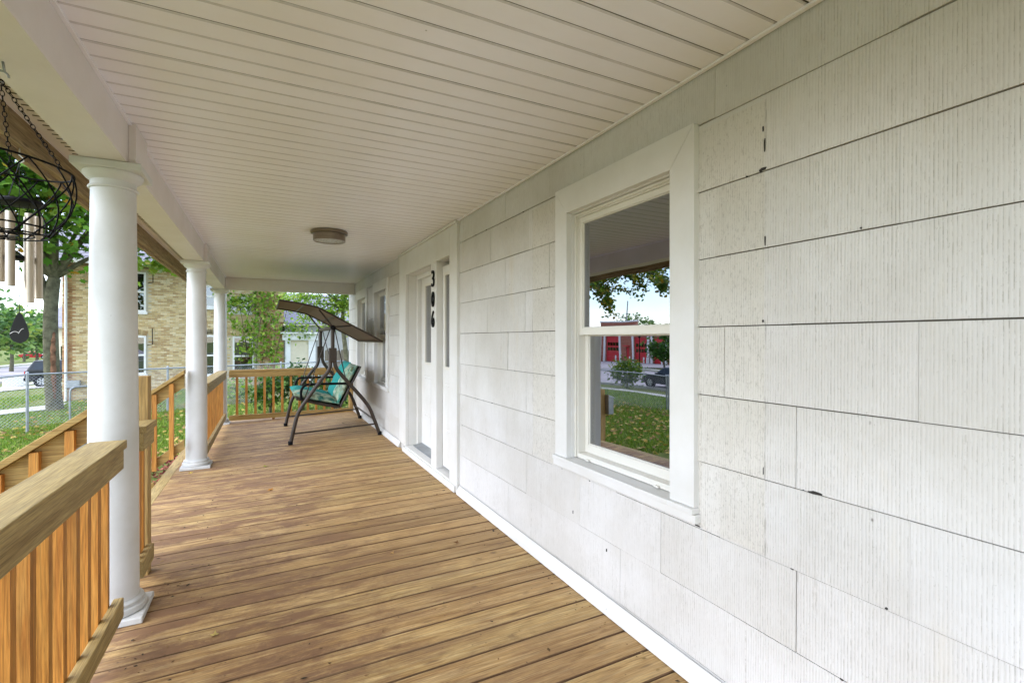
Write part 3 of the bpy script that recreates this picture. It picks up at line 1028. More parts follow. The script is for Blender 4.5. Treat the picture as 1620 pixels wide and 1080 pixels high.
# ================================================================== deck
deck = thing('porch_deck', (0.3, 4, -0.65), 'worn yellow brown wooden porch deck of planks laid across', 'deck')
bw = 0.155
mb = MB()
L = W - 0.022 - (-0.853)
g_, b = 0.0030, 0.0042
prof = [(g_, -0.030), (g_, -b), (g_ + b * .35, -b * .3), (g_ + b, 0), (bw - g_ - b, 0), (bw - g_ - b * .35, -b * .3), (bw - g_, -b), (bw - g_, -0.030)]
mb.prism(prof, -L, 0, 'x')
for i_, f_ in enumerate(mb.f):                      # worn, dirt filled edges, with the shading along the seams painted in
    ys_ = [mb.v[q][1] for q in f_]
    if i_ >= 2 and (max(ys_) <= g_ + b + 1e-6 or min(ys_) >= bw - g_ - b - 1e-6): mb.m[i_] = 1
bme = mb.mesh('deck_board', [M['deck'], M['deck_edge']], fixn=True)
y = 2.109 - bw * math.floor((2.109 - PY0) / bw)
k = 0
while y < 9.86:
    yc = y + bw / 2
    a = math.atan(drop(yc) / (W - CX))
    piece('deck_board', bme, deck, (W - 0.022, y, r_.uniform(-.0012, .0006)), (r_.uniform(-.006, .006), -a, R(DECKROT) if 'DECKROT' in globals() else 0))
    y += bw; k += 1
ye = y
for x0 in (-0.952, ):
    seg = [PY0, 1.1, 4.4, 7.2, ye]
    for a, b_ in zip(seg[:-1], seg[1:]):
        m_ = MB()
        da, db = drop(a) * (W + .93) / (W - CX), drop(b_) * (W + .93) / (W - CX)
        m_.hexa([(x0, a + .002, -.03 - da), (x0 + .096, a + .002, -.03 - da), (x0 + .096, b_ - .002, -.03 - db), (x0, b_ - .002, -.03 - db),
                 (x0, a + .002, -da - .001), (x0 + .096, a + .002, -da - .001), (x0 + .096, b_ - .002, -db - .001), (x0, b_ - .002, -db - .001)])
        m_.build('border_board', M['rail_y'], deck, bevel=0.003)
mb = MB()
mb.box(-0.938, -0.90, PY0, ye, -0.29, -0.14); mb.box(-0.94, W, ye - .06, ye - .02, -0.29, -0.125)
for yy in range(-2, 10, 2): mb.box(-0.935, -0.85, yy, yy + .09, -0.75, -.3)
for xx in (-0.5, 0.3, 1.1): mb.box(xx, xx + .04, PY0, ye - .07, -.27, -.13)
mb.build('joist', M['rail_y'], deck)

# steps between the columns
steps = thing('porch_steps', (-1.3, 4.95, -0.7), 'wooden steps leading down from the porch to the lawn', 'steps')
for i in range(3):
    z = -0.05 - 0.165 * (i + 1)
    for j in range(2):
        m_ = MB(); m_.box(-1.005 - 0.285 * (i + 1) + j * .142, -1.005 - .285 * (i + 1) + j * .142 + .137, 3.66, 6.16, z - .035, z)
        m_.build('tread', M['rail_y'], steps, bevel=0.003)
for yy in (3.70, 4.90, 6.08):
    m_ = MB(); m_.prism([(-1.005, -.09), (-1.005, -.40), (-1.55, -.74), (-1.93, -.74), (-1.93, -.62)], yy, yy + .04, 'y'); m_.build('stringer', M['rail_x'], steps)

# ================================================================== railings
def bal_mesh(h, s=0.038):
    m_ = MB(); m_.box(-s / 2, s / 2, -s / 2, s / 2, 0, h)
    return m_
def rail_y(name, y0, y1, label, first=None, cap_ext0=0, cap_ext1=0, sp=0.131):
    """railing that runs along the porch on the column line"""
    d0, d1 = drop(y0), drop(y1)
    root = thing(name, (-0.6, (y0 + y1) / 2, -0.02), label, 'railing', 'wooden porch railings')
    def slab(nm, xa, xb, za, zb, ya=y0, yb=y1, mat='rail_y'):
        m_ = MB()
        m_.hexa([(xa, ya, za - drop(ya)), (xb, ya, za - drop(ya)), (xb, yb, za - drop(yb)), (xa, yb, za - drop(yb)),
                 (xa, ya, zb - drop(ya)), (xb, ya, zb - drop(ya)), (xb, yb, zb - drop(yb)), (xa, yb, zb - drop(yb))])
        return m_.build(nm, M[mat], root, bevel=0.004)
    slab('rail_cap', -0.700, -0.562, 0.882, 0.920, y0 - cap_ext0, y1 + cap_ext1)
    slab('top_rail', -0.612, -0.574, 0.788, 0.8815, y0, y1)
    slab('bottom_rail', -0.612, -0.574, 0.110, 0.200, y0, y1)
    me = bal_mesh(0.76).mesh('baluster', M['baluster'])
    me2 = me
    y = first if first is not None else y1 - .06
    while y > y0 + .01:
        piece('baluster', me, root, (-0.632, y, 0.112 - drop(y) + r_.uniform(-.006, .006)), (0, 0, r_.uniform(-.05, .05)))
        y -= sp
    return root
nr = rail_y('porch_railing', -0.13, 2.80, 'wooden railing with orange balusters in the left foreground', 2.725)
sr = rail_y('porch_railing', 3.215, 3.49, 'short wooden railing between foreground column and stair post', 3.44, sp=0.085)
fr = rail_y('porch_railing', 6.54, 9.56, 'wooden railing between the second and the corner column', 9.50)

# far end railing
root = thing('porch_railing', (0.45, 9.72, -0.05), 'wooden railing across the far end of the porch behind the swing', 'railing', 'wooden porch railings')
yr = 9.70
mb = MB(); mb.box(-0.535, 1.43, yr - .07, yr + .07, 0.800, 0.835); mb.build('rail_cap', M['rail_x'], root, bevel=0.004)
mb = MB(); mb.box(-0.54, 1.44, yr - .062, yr - .024, 0.705, 0.7995); mb.build('top_rail', M['rail_x'], root, bevel=0.003)
mb = MB(); mb.hexa([(-0.54, yr - .062, -.035), (1.44, yr - .062, -.02), (1.44, yr - .024, -.02), (-0.54, yr - .024, -.035),
                    (-0.54, yr - .062, .052), (1.44, yr - .062, .062), (1.44, yr - .024, .062), (-0.54, yr - .024, .052)])
mb.build('bottom_rail', M['rail_x'], root, bevel=0.003)
me = bal_mesh(0.80).mesh('baluster', M['baluster'])
me_l = bal_mesh(0.89).mesh('baluster', M['baluster'])
x = -0.42; k = 0
while x < 1.40:
    lng = (k % 5 == 4)
    piece('baluster', me_l if lng else me, root, (x, yr - .004, -.09 if lng else -.012), (0, 0, r_.uniform(-.05, .05)))
    x += 0.142; k += 1
mb = MB(); mb.lathe([(0.046, -.06), (0.046, .84), (0.040, .868), (0.022, .882)], 1.475, yr - .02, 20)
smooth_angle(mb.build('end_post', M['post'], root), 40)

# stair railings with posts
def stair_rail(yp, ztop, slope, xa, xb, post_x, post_top, label, side, mail=False):
    """rail that runs down from x = xa to x = xb in the plane y = yp"""
    root = thing('stair_railing', ((xa + xb) / 2, yp, -0.5), label, 'railing', 'stair railings')
    def zz(x): return ztop - slope * (xa - x)
    ang = math.atan(slope)
    c = 1 / math.cos(ang)
    m_ = MB()
    m_.hexa([(xb, yp - .07, zz(xb) - .036 * c), (xa, yp - .07, zz(xa) - .036 * c), (xa, yp + .07, zz(xa) - .036 * c), (xb, yp + .07, zz(xb) - .036 * c),
             (xb, yp - .07, zz(xb)), (xa, yp - .07, zz(xa)), (xa, yp + .07, zz(xa)), (xb, yp + .07, zz(xb))])
    m_.build('rail_cap', M['rail_x'], root, bevel=0.003)
    def brd(nm, t, h):
        m2 = MB()
        m2.hexa([(xb + .02, yp - .019, zz(xb + .02) - t - h), (xa - .005, yp - .019, zz(xa - .005) - t - h), (xa - .005, yp + .019, zz(xa - .005) - t - h), (xb + .02, yp + .019, zz(xb + .02) - t - h),
                 (xb + .02, yp - .019, zz(xb + .02) - t), (xa - .005, yp - .019, zz(xa - .005) - t), (xa - .005, yp + .019, zz(xa - .005) - t), (xb + .02, yp + .019, zz(xb + .02) - t)])
        m2.build(nm, M['rail_x'], root, bevel=0.003)
    brd('top_rail', .0365 * c, 0.115 * c)
    brd('bottom_rail', .0365 * c + 0.70, 0.085 * c)
    x = xa - 0.115
    while x > xb + .04:
        me = bal_mesh(0.80, 0.040).mesh('baluster', M['baluster'])
        piece('baluster', me, root, (x, yp + side * .040, zz(x) - .05 * c - 0.80))
        x -= 0.148
    if post_x is not None:
        m_ = MB(); m_.box(post_x - .045, post_x + .045, yp - .045, yp + .045, -0.10, post_top); m_.build('post', M['post'], root, bevel=0.003)
    xn = xb - .047
    m_ = MB(); m_.box(xn - .045, xn + .045, yp - .045, yp + .045, terrain(xn, yp) - .05, zz(xb) + .03); m_.build('newel_post', M['post'], root, bevel=0.003)
    return root, xn, zz(xb)
stair_rail(3.575, 1.108, 0.71, -0.70, -1.62, -0.655, 1.15, 'sloping stair railing behind the foreground column, nearer of the two', -1)
_, xn, zn = stair_rail(6.27, 1.04, 0.72, -0.76, -1.46, None, 0, 'sloping stair railing that meets the second porch column', -1)

# mailbox on the far newel post
root = thing('mailbox', (xn - .06, 6.27, zn - .35), 'grey metal mailbox mounted on the lower stair post, seen in the window', 'mailbox')
mb = MB(); mb.box(xn - .15, xn - .046, 6.15, 6.39, zn - .36, zn - .09); mb.build('box', M['galv'], root, bevel=0.01)
mb = MB(); mb.hexa([(xn - .165, 6.14, zn - .115), (xn - .046, 6.14, zn - .088), (xn - .046, 6.40, zn - .088), (xn - .165, 6.40, zn - .115),
                    (xn - .165, 6.14, zn - .10), (xn - .046, 6.14, zn - .05), (xn - .046, 6.40, zn - .05), (xn - .165, 6.40, zn - .10)])
mb.build('lid', M['galv'], root, bevel=0.004)

# ================================================================== ceiling light
lx, ly = 0.57, 5.07
root = thing('ceiling_light', (lx, ly, H), 'round brushed nickel ceiling light flush on the porch ceiling', 'lamp')
mb = MB(); mb.lathe([(0.165, H - .0012), (0.172, H - .006), (0.172, H - .030), (0.163, H - .034), (0.150, H - .034)], lx, ly, 56); smooth_angle(mb.build('canopy_plate', M['nickel'], root), 35)
mb = MB(); mb.lathe([(0.150, H - .0345), (0.150, H - .098), (0.147, H - .101), (0.142, H - .101), (0.142, H - .092)], lx, ly, 56); smooth_angle(mb.build('drum', M['nickel'], root), 35)
def m_diff():
    m = NT('pressed_diffuser_glass')
    vo = m.a('TexVoronoi', feature='F1'); vo.inputs['Scale'].default_value = 60
    m.lk(m.coords('Object'), vo.inputs['Vector'])
    m.base(m.ramp(vo.outputs['Distance'], [(0.1, (0.62, 0.58, 0.48)), (0.6, (0.42, 0.38, 0.31))]))
    m.set(0.15, 0, 0.6)
    m.bump(vo.outputs['Distance'], 0.6, 0.01)
    return m.mat
mb = MB(); mb.lathe([(0.1415, H - .093), (0.1415, H - .0975), (0.08, H - .100), (0.001, H - .101)], lx, ly, 56); smooth_angle(mb.build('diffuser', m_diff(), root), 35)

# ================================================================== porch swing
def bez(pts, n=6):
    """smooth a polyline (Catmull-Rom)"""
    P = [Vector(p) for p in pts]
    P = [P[0] * 2 - P[1]] + P + [P[-1] * 2 - P[-2]]
    out = []
    for i in range(1, len(P) - 2):
        for k in range(n):
            t = k / n
            a, b, c, d = P[i - 1], P[i], P[i + 1], P[i + 2]
            out.append(0.5 * ((2 * b) + (c - a) * t + (2 * a - 5 * b + 4 * c - d) * t * t + (3 * b - a - 3 * c + d) * t ** 3))
    out.append(P[-2])
    return out

yN, yF = 7.08, 8.70
swing = thing('porch_swing', (0.88, 7.9, -0.03), 'brown metal porch swing with tilted taupe canopy and green cushions', 'swing')
def dz_(x, y): return -drop(y) * (W - x) / (W - CX) + 0.004
fl = [(523, 560), (523, 572), (520, 586), (508, 601), (486, 631), (472, 653), (465.5, 676), (459.5, 700)]
rl = [(529.5, 560), (529.5, 572), (534, 585), (552, 606), (581, 639.5), (591.5, 662), (600.5, 684)]
FL = [at(u, v, yN) for u, v in fl]; RL = [at(u, v, yN) for u, v in rl]
for yy in (yN, yF):
    for pts in (FL, RL):
        p = [Vector((q.x, yy, q.z)) for q in pts]
        p[-1].z = dz_(p[-1].x, yy) + 0.012
        m_ = MB(); m_.tube(bez(p, 5), 0.025, 12)
        lg = smooth_angle(m_.build('leg', M['metal_brown'], swing), 50)
        e = p[-1]
        m_ = MB(); m_.lathe([(0.029, e.z - .012), (0.030, e.z + .03), (0.027, e.z + .034)], e.x, e.y, 14)
        smooth_angle(m_.build('foot_cap', M['black'], lg), 50)
    ax = (FL[0].x + RL[0].x) / 2
    m_ = MB(); m_.tube([(ax, yy, FL[1].z + .16), (ax, yy, 1.545)], 0.026, 12); smooth_angle(m_.build('upright', M['metal_brown'], swing), 50)
    m_ = MB(); m_.box(ax - .052, ax + .052, yy - .028, yy + .028, FL[1].z - .01, FL[1].z + .19); m_.build('joint_plate', M['metal_brown'], swing, bevel=0.01)
    zb = 0.145
    def on(pts, z):
        for a, b in zip(pts[:-1], pts[1:]):
            if (a.z - z) * (b.z - z) <= 0:
                t = (a.z - z) / (a.z - b.z + 1e-9)
                return a.x + (b.x - a.x) * t
        return pts[-1].x
    m_ = MB(); m_.tube([(on(FL, .11), yy, .11), (on(RL, .16), yy, .16)], 0.011, 8); smooth_angle(m_.build('stretcher', M['metal_brown'], swing), 50)
ax = (FL[0].x + RL[0].x) / 2
m_ = MB(); m_.tube([(ax, yN - .03, 1.52), (ax, yF + .03, 1.52)], 0.026, 14); smooth_angle(m_.build('crossbar', M['metal_brown'], swing), 50)
xr = on(RL, .22)
m_ = MB(); m_.tube([(xr, yN, .22), (xr, yF, .22)], 0.011, 8); smooth_angle(m_.build('stretcher', M['metal_brown'], swing), 50)
for yy in (yN - .035, yF + .035):
    m_ = MB(); m_.lathe([(0.020, -.012), (0.034, -.010), (0.034, .010), (0.020, .012)], ax, yy, 16, 'y', 1.525); smooth_angle(m_.build('pivot_knob', M['black'], swing), 40)
# canopy
cp = [(0.175, 1.870), (0.40, 1.838), (0.60, 1.797), (0.70, 1.758), (1.05, 1.570), (1.485, 1.335)]
cp3 = [Vector((x, 0, z)) for x, z in cp]
sm_ = bez(cp3, 6)
ya, yb = 6.95, 8.86
m_ = MB()
ny = 14
for j in range(ny + 1):
    yy = ya + (yb - ya) * j / ny
    for q in sm_:
        sag = -0.010 * math.sin(math.pi * j / ny)
        m_.v.append((q.x, yy, q.z + sag + 0.012))
nq = len(sm_)
for j in range(ny):
    for i in range(nq - 1):
        a = j * nq + i
        m_.f.append((a, a + 1, a + nq + 1, a + nq)); m_.c.append(None); m_.m.append(0)
def m_fabric(name, c, trans=0.25):
    m = NT(name)
    v = m.coords('Object')
    n = m.noise(v, 260, 2)
    m.base(m.mix(0.5, c, m.ramp(n, [(0.3, tuple(k * .7 for k in c)), (0.7, tuple(min(1, k * 1.25) for k in c))])))
    m.set(0.85, 0, 0.15)
    m.bump(n, 0.25, 0.002)
    tr = m.a('BsdfTranslucent'); tr.inputs['Color'].default_value = (*c, 1)
    mx = m.a('MixShader'); mx.inputs[0].default_value = trans
    m.lk(m.p.outputs[0], mx.inputs[1]); m.lk(tr.outputs[0], mx.inputs[2]); m.lk(mx.outputs[0], m.out.inputs[0])
    return m.mat
cano = m_.build('canopy', m_fabric('taupe_canvas', (0.27, 0.20, 0.145)), swing, True)
so = cano.modifiers.new('solid', 'SOLIDIFY'); so.thickness = 0.004
for yy in (ya, yb):
    m_ = MB(); m_.tube([(q.x, yy, q.z) for q in sm_], 0.012, 8); smooth_angle(m_.build('canopy_tube', M['metal_brown'], cano), 50)
for i in (0, 8, 21, nq - 1):
    q = sm_[min(i, nq - 1)]
    m_ = MB(); m_.tube([(q.x, ya, q.z - .004), (q.x, yb, q.z - .004)], 0.010, 8)
    smooth_angle(m_.build('canopy_tube', M['metal_brown'] if i else M['metal_brown'], cano), 50)
for yy in (yN - .03, yF + .03):
    for tx, tz in ((0.66, 1.765), (1.09, 1.555)):
        m_ = MB(); m_.tube([(ax, yy, 1.53), (tx, yy - .02 if yy < 8 else yy + .02, tz)], 0.012, 8); smooth_angle(m_.build('canopy_arm', M['metal_brown'], swing), 50)
# hanging seat
s0, s1 = 7.24, 8.54
A, Bk, T = (0.40, 0.545), (0.955, 0.405), (1.235, 0.965)
for yy in (s0, s1):
    m_ = MB(); m_.tube(bez([(A[0] - .01, yy, A[1] + .01), (0.68, yy, .465), (Bk[0] - .02, yy, Bk[1] + .005), (Bk[0] + .03, yy, Bk[1] + .06), (1.09, yy, .68), (T[0], yy, T[1])], 5), 0.014, 8)
    smooth_angle(m_.build('seat_frame', M['metal_brown'], swing), 50)
    m_ = MB(); m_.tube(bez([(0.455, yy - .01, .54), (0.45, yy - .012, .66), (0.50, yy - .014, .735), (0.60, yy - .014, .745), (0.9, yy - .012, .742), (1.10, yy - .008, .735)], 5), 0.0165, 8)
    smooth_angle(m_.build('armrest', M['black'], swing), 50)
    yo = yN + .03 if yy == s0 else yF - .03
    for (xt, zt), (xe, ze) in (((ax - .03, 1.505), (0.50, .57)), ((ax + .03, 1.505), (1.06, .66))):
        m_ = MB(); m_.tube([(xt, yo, zt), (xe, yy, ze)], 0.0075, 6); smooth_angle(m_.build('hanger_rod', M['metal_brown'], swing), 50)
for (x, z) in ((A[0], A[1]), (0.68, .462), (Bk[0], Bk[1]), (1.09, .68), T):
    m_ = MB(); m_.tube([(x, s0, z), (x, s1, z)], 0.012, 8); smooth_angle(m_.build('seat_frame', M['metal_brown'], swing), 50)
m_ = MB(); m_.box(1.238, 1.250, s0, s1, .70, .97)
m_ = MB()
m_.poly([(A[0], s0 + .01, A[1]), (Bk[0], s0 + .01, Bk[1]), (Bk[0], s1 - .01, Bk[1]), (A[0], s1 - .01, A[1])])
m_.poly([(Bk[0], s0 + .01, Bk[1]), (T[0], s0 + .01, T[1]), (T[0], s1 - .01, T[1]), (Bk[0], s1 - .01, Bk[1])])
sl = m_.build('sling', m_fabric('taupe_sling', (0.20, 0.16, 0.125), .05), swing)
sl.modifiers.new('solid', 'SOLIDIFY').thickness = 0.006

def m_floral():
    m = NT('floral_cushion_print')
    v = m.coords('Object')
    vo = m.a('TexVoronoi', feature='F1'); vo.inputs['Scale'].default_value = 13
    vo.inputs['Randomness'].default_value = 1
    nz = m.a('TexNoise'); nz.inputs['Scale'].default_value = 9; nz.inputs['Detail'].default_value = 3
    m.lk(v, nz.inputs['Vector'])
    ad = m.a('VectorMath', operation='MULTIPLY_ADD'); ad.inputs[1].default_value = (.16, .16, .16)
    m.lk(nz.outputs['Color'], ad.inputs[0]); m.lk(v, ad.inputs[2])
    m.lk(ad.outputs[0], vo.inputs['Vector'])
    sep = m.a('SeparateColor'); m.lk(vo.outputs['Color'], sep.inputs[0])
    c = m.ramp(sep.outputs[0], [(0.0, (0.03, 0.15, 0.12)), (0.25, (0.06, 0.27, 0.21)), (0.45, (0.26, 0.38, 0.24)), (0.68, (0.45, 0.46, 0.33)), (0.85, (0.10, 0.12, 0.06))], 'CONSTANT')
    edge = m.ramp(vo.outputs['Distance'], [(0.30, 0.0), (0.55, 1.0)])
    c = m.mix(m.math('MULTIPLY', edge, 0.5), c, (0.40, 0.46, 0.34))
    m.base(c); m.set(0.8, 0, 0.2)
    m.bump(m.noise(v, 12, 2), 0.25, 0.02)
    return m.mat
def cushion(name, y0, y1, mat, label, lift=0.0):
    """seat and back pad of one folding cushion"""
    sx, sz = A[0] - Bk[0], A[1] - Bk[1]
    ls = math.hypot(sx, sz); us = (sx / ls, sz / ls); ns = (-us[1], us[0])
    if ns[1] < 0: ns = (-ns[0], -ns[1])
    bx, bz = T[0] - Bk[0], T[1] - Bk[1]
    lb = math.hypot(bx, bz); ub = (bx / lb, bz / lb); nb = (-ub[1], ub[0])
    if nb[0] > 0: nb = (-nb[0], -nb[1])
    def pad(u, n, l0, l1, th, o):
        m_ = MB()
        nu, nv = 12, 10
        P = lambda l, t, y: (o[0] + u[0] * l + n[0] * t, y, o[1] + u[1] * l + n[1] * t)
        for top in (1, 0):
            for j in range(nv + 1):
                for i in range(nu + 1):
                    s, t = i / nu, j / nv
                    e = min(1, 4.2 * min(s, 1 - s)) ** .5 * min(1, 4.2 * min(t, 1 - t)) ** .5
                    puff = th * (0.5 + 0.5 * e) + 0.012 * math.sin(s * 9.4) ** 2 * e
                    h = 0.012 + (puff if top else th * (0.30 * (1 - e)))
                    m_.v.append(P(l0 + (l1 - l0) * s, h, y0 + (y1 - y0) * t))
        N = (nu + 1) * (nv + 1)
        def q(*a): m_.f.append(a); m_.c.append(None); m_.m.append(0)
        for j in range(nv):
            for i in range(nu):
                a = j * (nu + 1) + i
                q(a, a + 1, a + nu + 2, a + nu + 1)
                q(N + a, N + a + nu + 1, N + a + nu + 2, N + a + 1)
        for i in range(nu):
            q(i, N + i, N + i + 1, i + 1)
            a = nv * (nu + 1) + i
            q(a, a + 1, N + a + 1, N + a)
        for j in range(nv):
            a = j * (nu + 1)
            q(a, a + nu + 1, N + a + nu + 1, N + a)
            a += nu
            q(a, N + a, N + a + nu + 1, a + nu + 1)
        return m_
    root = thing(name, (0.7, (y0 + y1) / 2, .45), label, 'cushion', 'seat cushions on the swing')
    smooth_angle(pad(us, ns, 0.02 + lift * .0, ls + .05, 0.10, Bk).build('seat_pad', mat, root), 60)
    smooth_angle(pad(ub, nb, 0.05, lb + lift, 0.095, Bk).build('back_pad', mat, root), 60)
cushion('swing_cushion', s0 + .02, 7.87, m_floral(), 'green floral print cushion on the nearer half of the swing seat')
cushion('swing_cushion', 7.89, s1 - .02, m_fabric('teal_cloth', (0.03, 0.27, 0.24), .0), 'plain teal cushion on the farther half of the swing seat', 0.02)

# ================================================================== hanging wire basket
bx, by, bz = -0.722, 2.045, 1.915
basket = thing('hanging_basket', (bx, by, 1.69), 'black wire hanging basket, empty, hung on a chain from the beam', 'basket')
def ring(cx, cy, z, r, wr, n=48, tilt=0.0):
    m_ = MB(); m_.tube([(cx + r * math.cos(2 * math.pi * k / n), cy + r * math.sin(2 * math.pi * k / n), z + tilt * r * math.cos(2 * math.pi * k / n)) for k in range(n)], wr, 6, closed=True)
    return m_
TL = -0.10
RB = 0.170
o = ring(bx, by, bz, RB, 0.0032, tilt=TL).build('rim', M['black_wire'], basket, True)
o = ring(bx, by, 1.717, 0.122, 0.0028, tilt=TL * .3).build('hoop', M['black_wire'], basket, True)
for r in (0.110, 0.075, 0.04):
    ring(bx, by, 1.693, r, 0.0024).build('hoop', M['black_wire'], basket, True)
for k in range(14):
    for sgn in (1, -1):
        a0 = 2 * math.pi * k / 14
        pts = []
        for q in range(11):
            t = q / 10
            a = a0 + sgn * t * 0.95
            r = RB + (0.110 - RB) * t ** 1.6 + 0.016 * math.sin(math.pi * t)
            z = bz + TL * RB * math.cos(a) * (1 - t) + (1.693 - bz) * t
            pts.append((bx + r * math.cos(a), by + r * math.sin(a), z))
        if (k % 2 == 0) or sgn > 0:
            m_ = MB(); m_.tube(pts, 0.0024, 5); m_.build('rib_wire', M['black_wire'], basket, True)
hz = 2.165
link_m = MB()
link_m.tube([(0.0052 * math.cos(2 * math.pi * k / 14), 0, 0.0095 * math.sin(2 * math.pi * k / 14)) for k in range(14)], 0.0013, 5, closed=True)
lme = link_m.mesh('chain_link', M['black_wire'], True)
for c_ in range(3):
    a = R(-19.5 + 120 * c_)
    p0 = Vector((bx + RB * math.cos(a), by + RB * math.sin(a), bz + TL * RB * math.cos(a)))
    p1 = Vector((bx, by, hz))
    d = p1 - p0
    n = int(d.length / 0.0152)
    for k in range(n):
        p = p0 + d * ((k + .5) / n)
        rot = d.to_track_quat('Z', 'Y').to_matrix() @ Matrix.Rotation(R(90) * (k % 2), 3, 'Z')
        piece('chain_link', lme, basket, p, rot.to_euler())
m_ = MB(); m_.tube([(bx + .018 * math.cos(t), by + .004, hz + .012 + .018 * math.sin(t)) for t in [2 * math.pi * k / 20 for k in range(17)]], 0.0032, 6)
m_.tube([(bx + .008, by + .004, hz + .028), (bx + .004, by + .004, BZ - .001)], 0.0035, 6)
m_.build('hook', M['galv'], basket, True)

# ================================================================== wind chime
wx, wy = -0.974, 2.935
chime = thing('wind_chime', (wx, wy, 1.36), 'wind chime with tan metal tubes and a black teardrop sail', 'wind chime')
m_ = MB(); m_.tube([(wx, wy, 2.221), (wx, wy, 2.19), (wx + .012, wy, 2.178), (wx + .014, wy, 2.163), (wx, wy, 2.155), (wx - .012, wy, 2.165)], 0.003, 6); m_.build('hook', M['white'], chime, True)
m_ = MB()
for k in range(3):
    a = 2 * math.pi * k / 3 + .4
    m_.tube([(wx, wy, 2.155), (wx + .075 * math.cos(a), wy + .075 * math.sin(a), 1.985)], 0.0013, 4)
m_.tube([(wx, wy, 2.155), (wx, wy, 1.49)], 0.0012, 4)
m_.build('cord', M['black'], chime)
m_ = MB(); m_.lathe([(0.07, 1.968), (0.084, 1.971), (0.085, 1.980), (0.078, 1.987), (0.02, 1.990)], wx, wy, 40); smooth_angle(m_.build('top_disc', M['black'], chime), 40)
for k, zb in enumerate((1.552, 1.588, 1.64, 1.62, 1.60, 1.530)):
    a = R(20 + 60 * k)
    cx_, cy_ = wx + .060 * math.cos(a), wy + .060 * math.sin(a)
    m_ = MB(); m_.lathe([(0.0135, 1.925), (0.0160, 1.925), (0.0160, zb), (0.0135, zb), (0.0135, zb + .03)], cx_, cy_, 22)
    tb = smooth_angle(m_.build('tube', M['tube'], chime), 40)
    m_ = MB(); m_.tube([(cx_, cy_, 1.968), (cx_ + .014, cy_, 1.918)], 0.0009, 4); m_.tube([(cx_, cy_, 1.968), (cx_ - .014, cy_, 1.918)], 0.0009, 4)
    m_.build('cord', M['black'], tb)
m_ = MB(); m_.lathe([(0.040, 1.722), (0.046, 1.724), (0.046, 1.736), (0.040, 1.738)], wx, wy, 30); smooth_angle(m_.build('striker', M['black'], chime), 40)
# teardrop sail turned towards the house
sailr = math.atan2(-wx, -wy) * -1
ca, sa = math.cos(R(20)), math.sin(R(20))
def SP(l, z, t=0): return (wx + ca * l + sa * t, wy + sa * l - ca * t, z)
zt, zb_ = 1.490, 1.350
out = []
def sail_w(t):
    return 0.0315 * (t / .68) ** .62 if t < .68 else 0.0315 * math.sqrt(max(0, 1 - ((t - .68) / .32) ** 2))
for k in range(15): out.append((sail_w(k / 14), zt + (zb_ - zt) * k / 14))
for k in range(13, 0, -1): out.append((-sail_w(k / 14), zt + (zb_ - zt) * k / 14))
m_ = MB()
n = len(out)
m_.faces([SP(l, z, .004) for l, z in out] + [SP(l, z, -.004) for l, z in out], [tuple(range(n)), tuple(range(2 * n - 1, n - 1, -1))] + [(i, n + i, n + (i + 1) % n, (i + 1) % n) for i in range(n)])
sail = m_.build('sail', m_plain('black_slate', (0.022, 0.023, 0.024), 0.55, 0, .4), chime)
m_ = MB()
m_.tube([SP(-.030 + .026 * t, 1.393 + .010 * math.sin(t * 2.6) , .0048) for t in [k / 8 for k in range(9)]], 0.0012, 5)
m_.tube([SP(-.004 + .017 * t, 1.394 + .022 * math.sin(t * 1.75), .0048) for t in [k / 8 for k in range(9)]], 0.0012, 5)
m_.build('bird_emblem', M['white'], sail)

# ================================================================== leaves and crumbs on the deck
def leaf_poly(s, curl, rz):
    pts = []
    for k in range(10):
        a = 2 * math.pi * k / 10
        r = s * (1.0 if k % 2 == 0 else 0.55) * (1.25 if k == 0 else 1)
        x, y = r * math.cos(a), r * math.sin(a)
        pts.append((x * math.cos(rz) - y * math.sin(rz), x * math.sin(rz) + y * math.cos(rz), 0.003 + curl * (r / s) ** 2 * (0.5 + .5 * math.sin(a * 2))))
    return pts
lv = [(420, 733, .03, 'yellow green curled leaf on the deck near the steps', (.30, .30, .05)), (428, 771, .028, 'orange leaf on the deck in front of the steps', (.50, .22, .03)),
      (339, 1002, .020, 'pale yellow curled leaf on the deck boards near the foreground column', (.50, .38, .12)), (878, 903, .022, 'dark brown leaf against the baseboard below the window', (.07, .03, .015)),
      (722, 858, .018, 'brown leaf on deck boards below the door', (.20, .09, .03)), (543, 668, .03, 'small dry leaf on deck under the swing', (.10, .07, .04)),
      (301, 741, .022, 'yellow leaf at the base of the second column', (.55, .40, .05)), (620, 874, .016, 'tan curled leaf in the middle of the deck', (.45, .27, .10)),
      (649, 702, .018, 'brown leaf lying at the door step', (.12, .06, .03))]
for u, v, s, lab, c in lv:
    zc = F * CAMH / (v - 536)
    a = math.atan((u - 810) / F)
    xc = (u - 810) / F * zc
    x = xc * math.cos(TH) + zc * math.sin(TH); y = -xc * math.sin(TH) + zc * math.cos(TH)
    z = -drop(y) * (W - x) / (W - CX)
    m_ = MB(); m_.col = c
    m_.poly([(x + p, y + q, z + w) for p, q, w in leaf_poly(s, .012, random.uniform(0, 6))])
    o = m_.build('fallen_leaf', M['dryleaf'])
    o.modifiers.new('solid', 'SOLIDIFY').thickness = 0.0008
    tag(o, lab, 'leaf', 'leaves fallen on the deck')
m_ = MB()
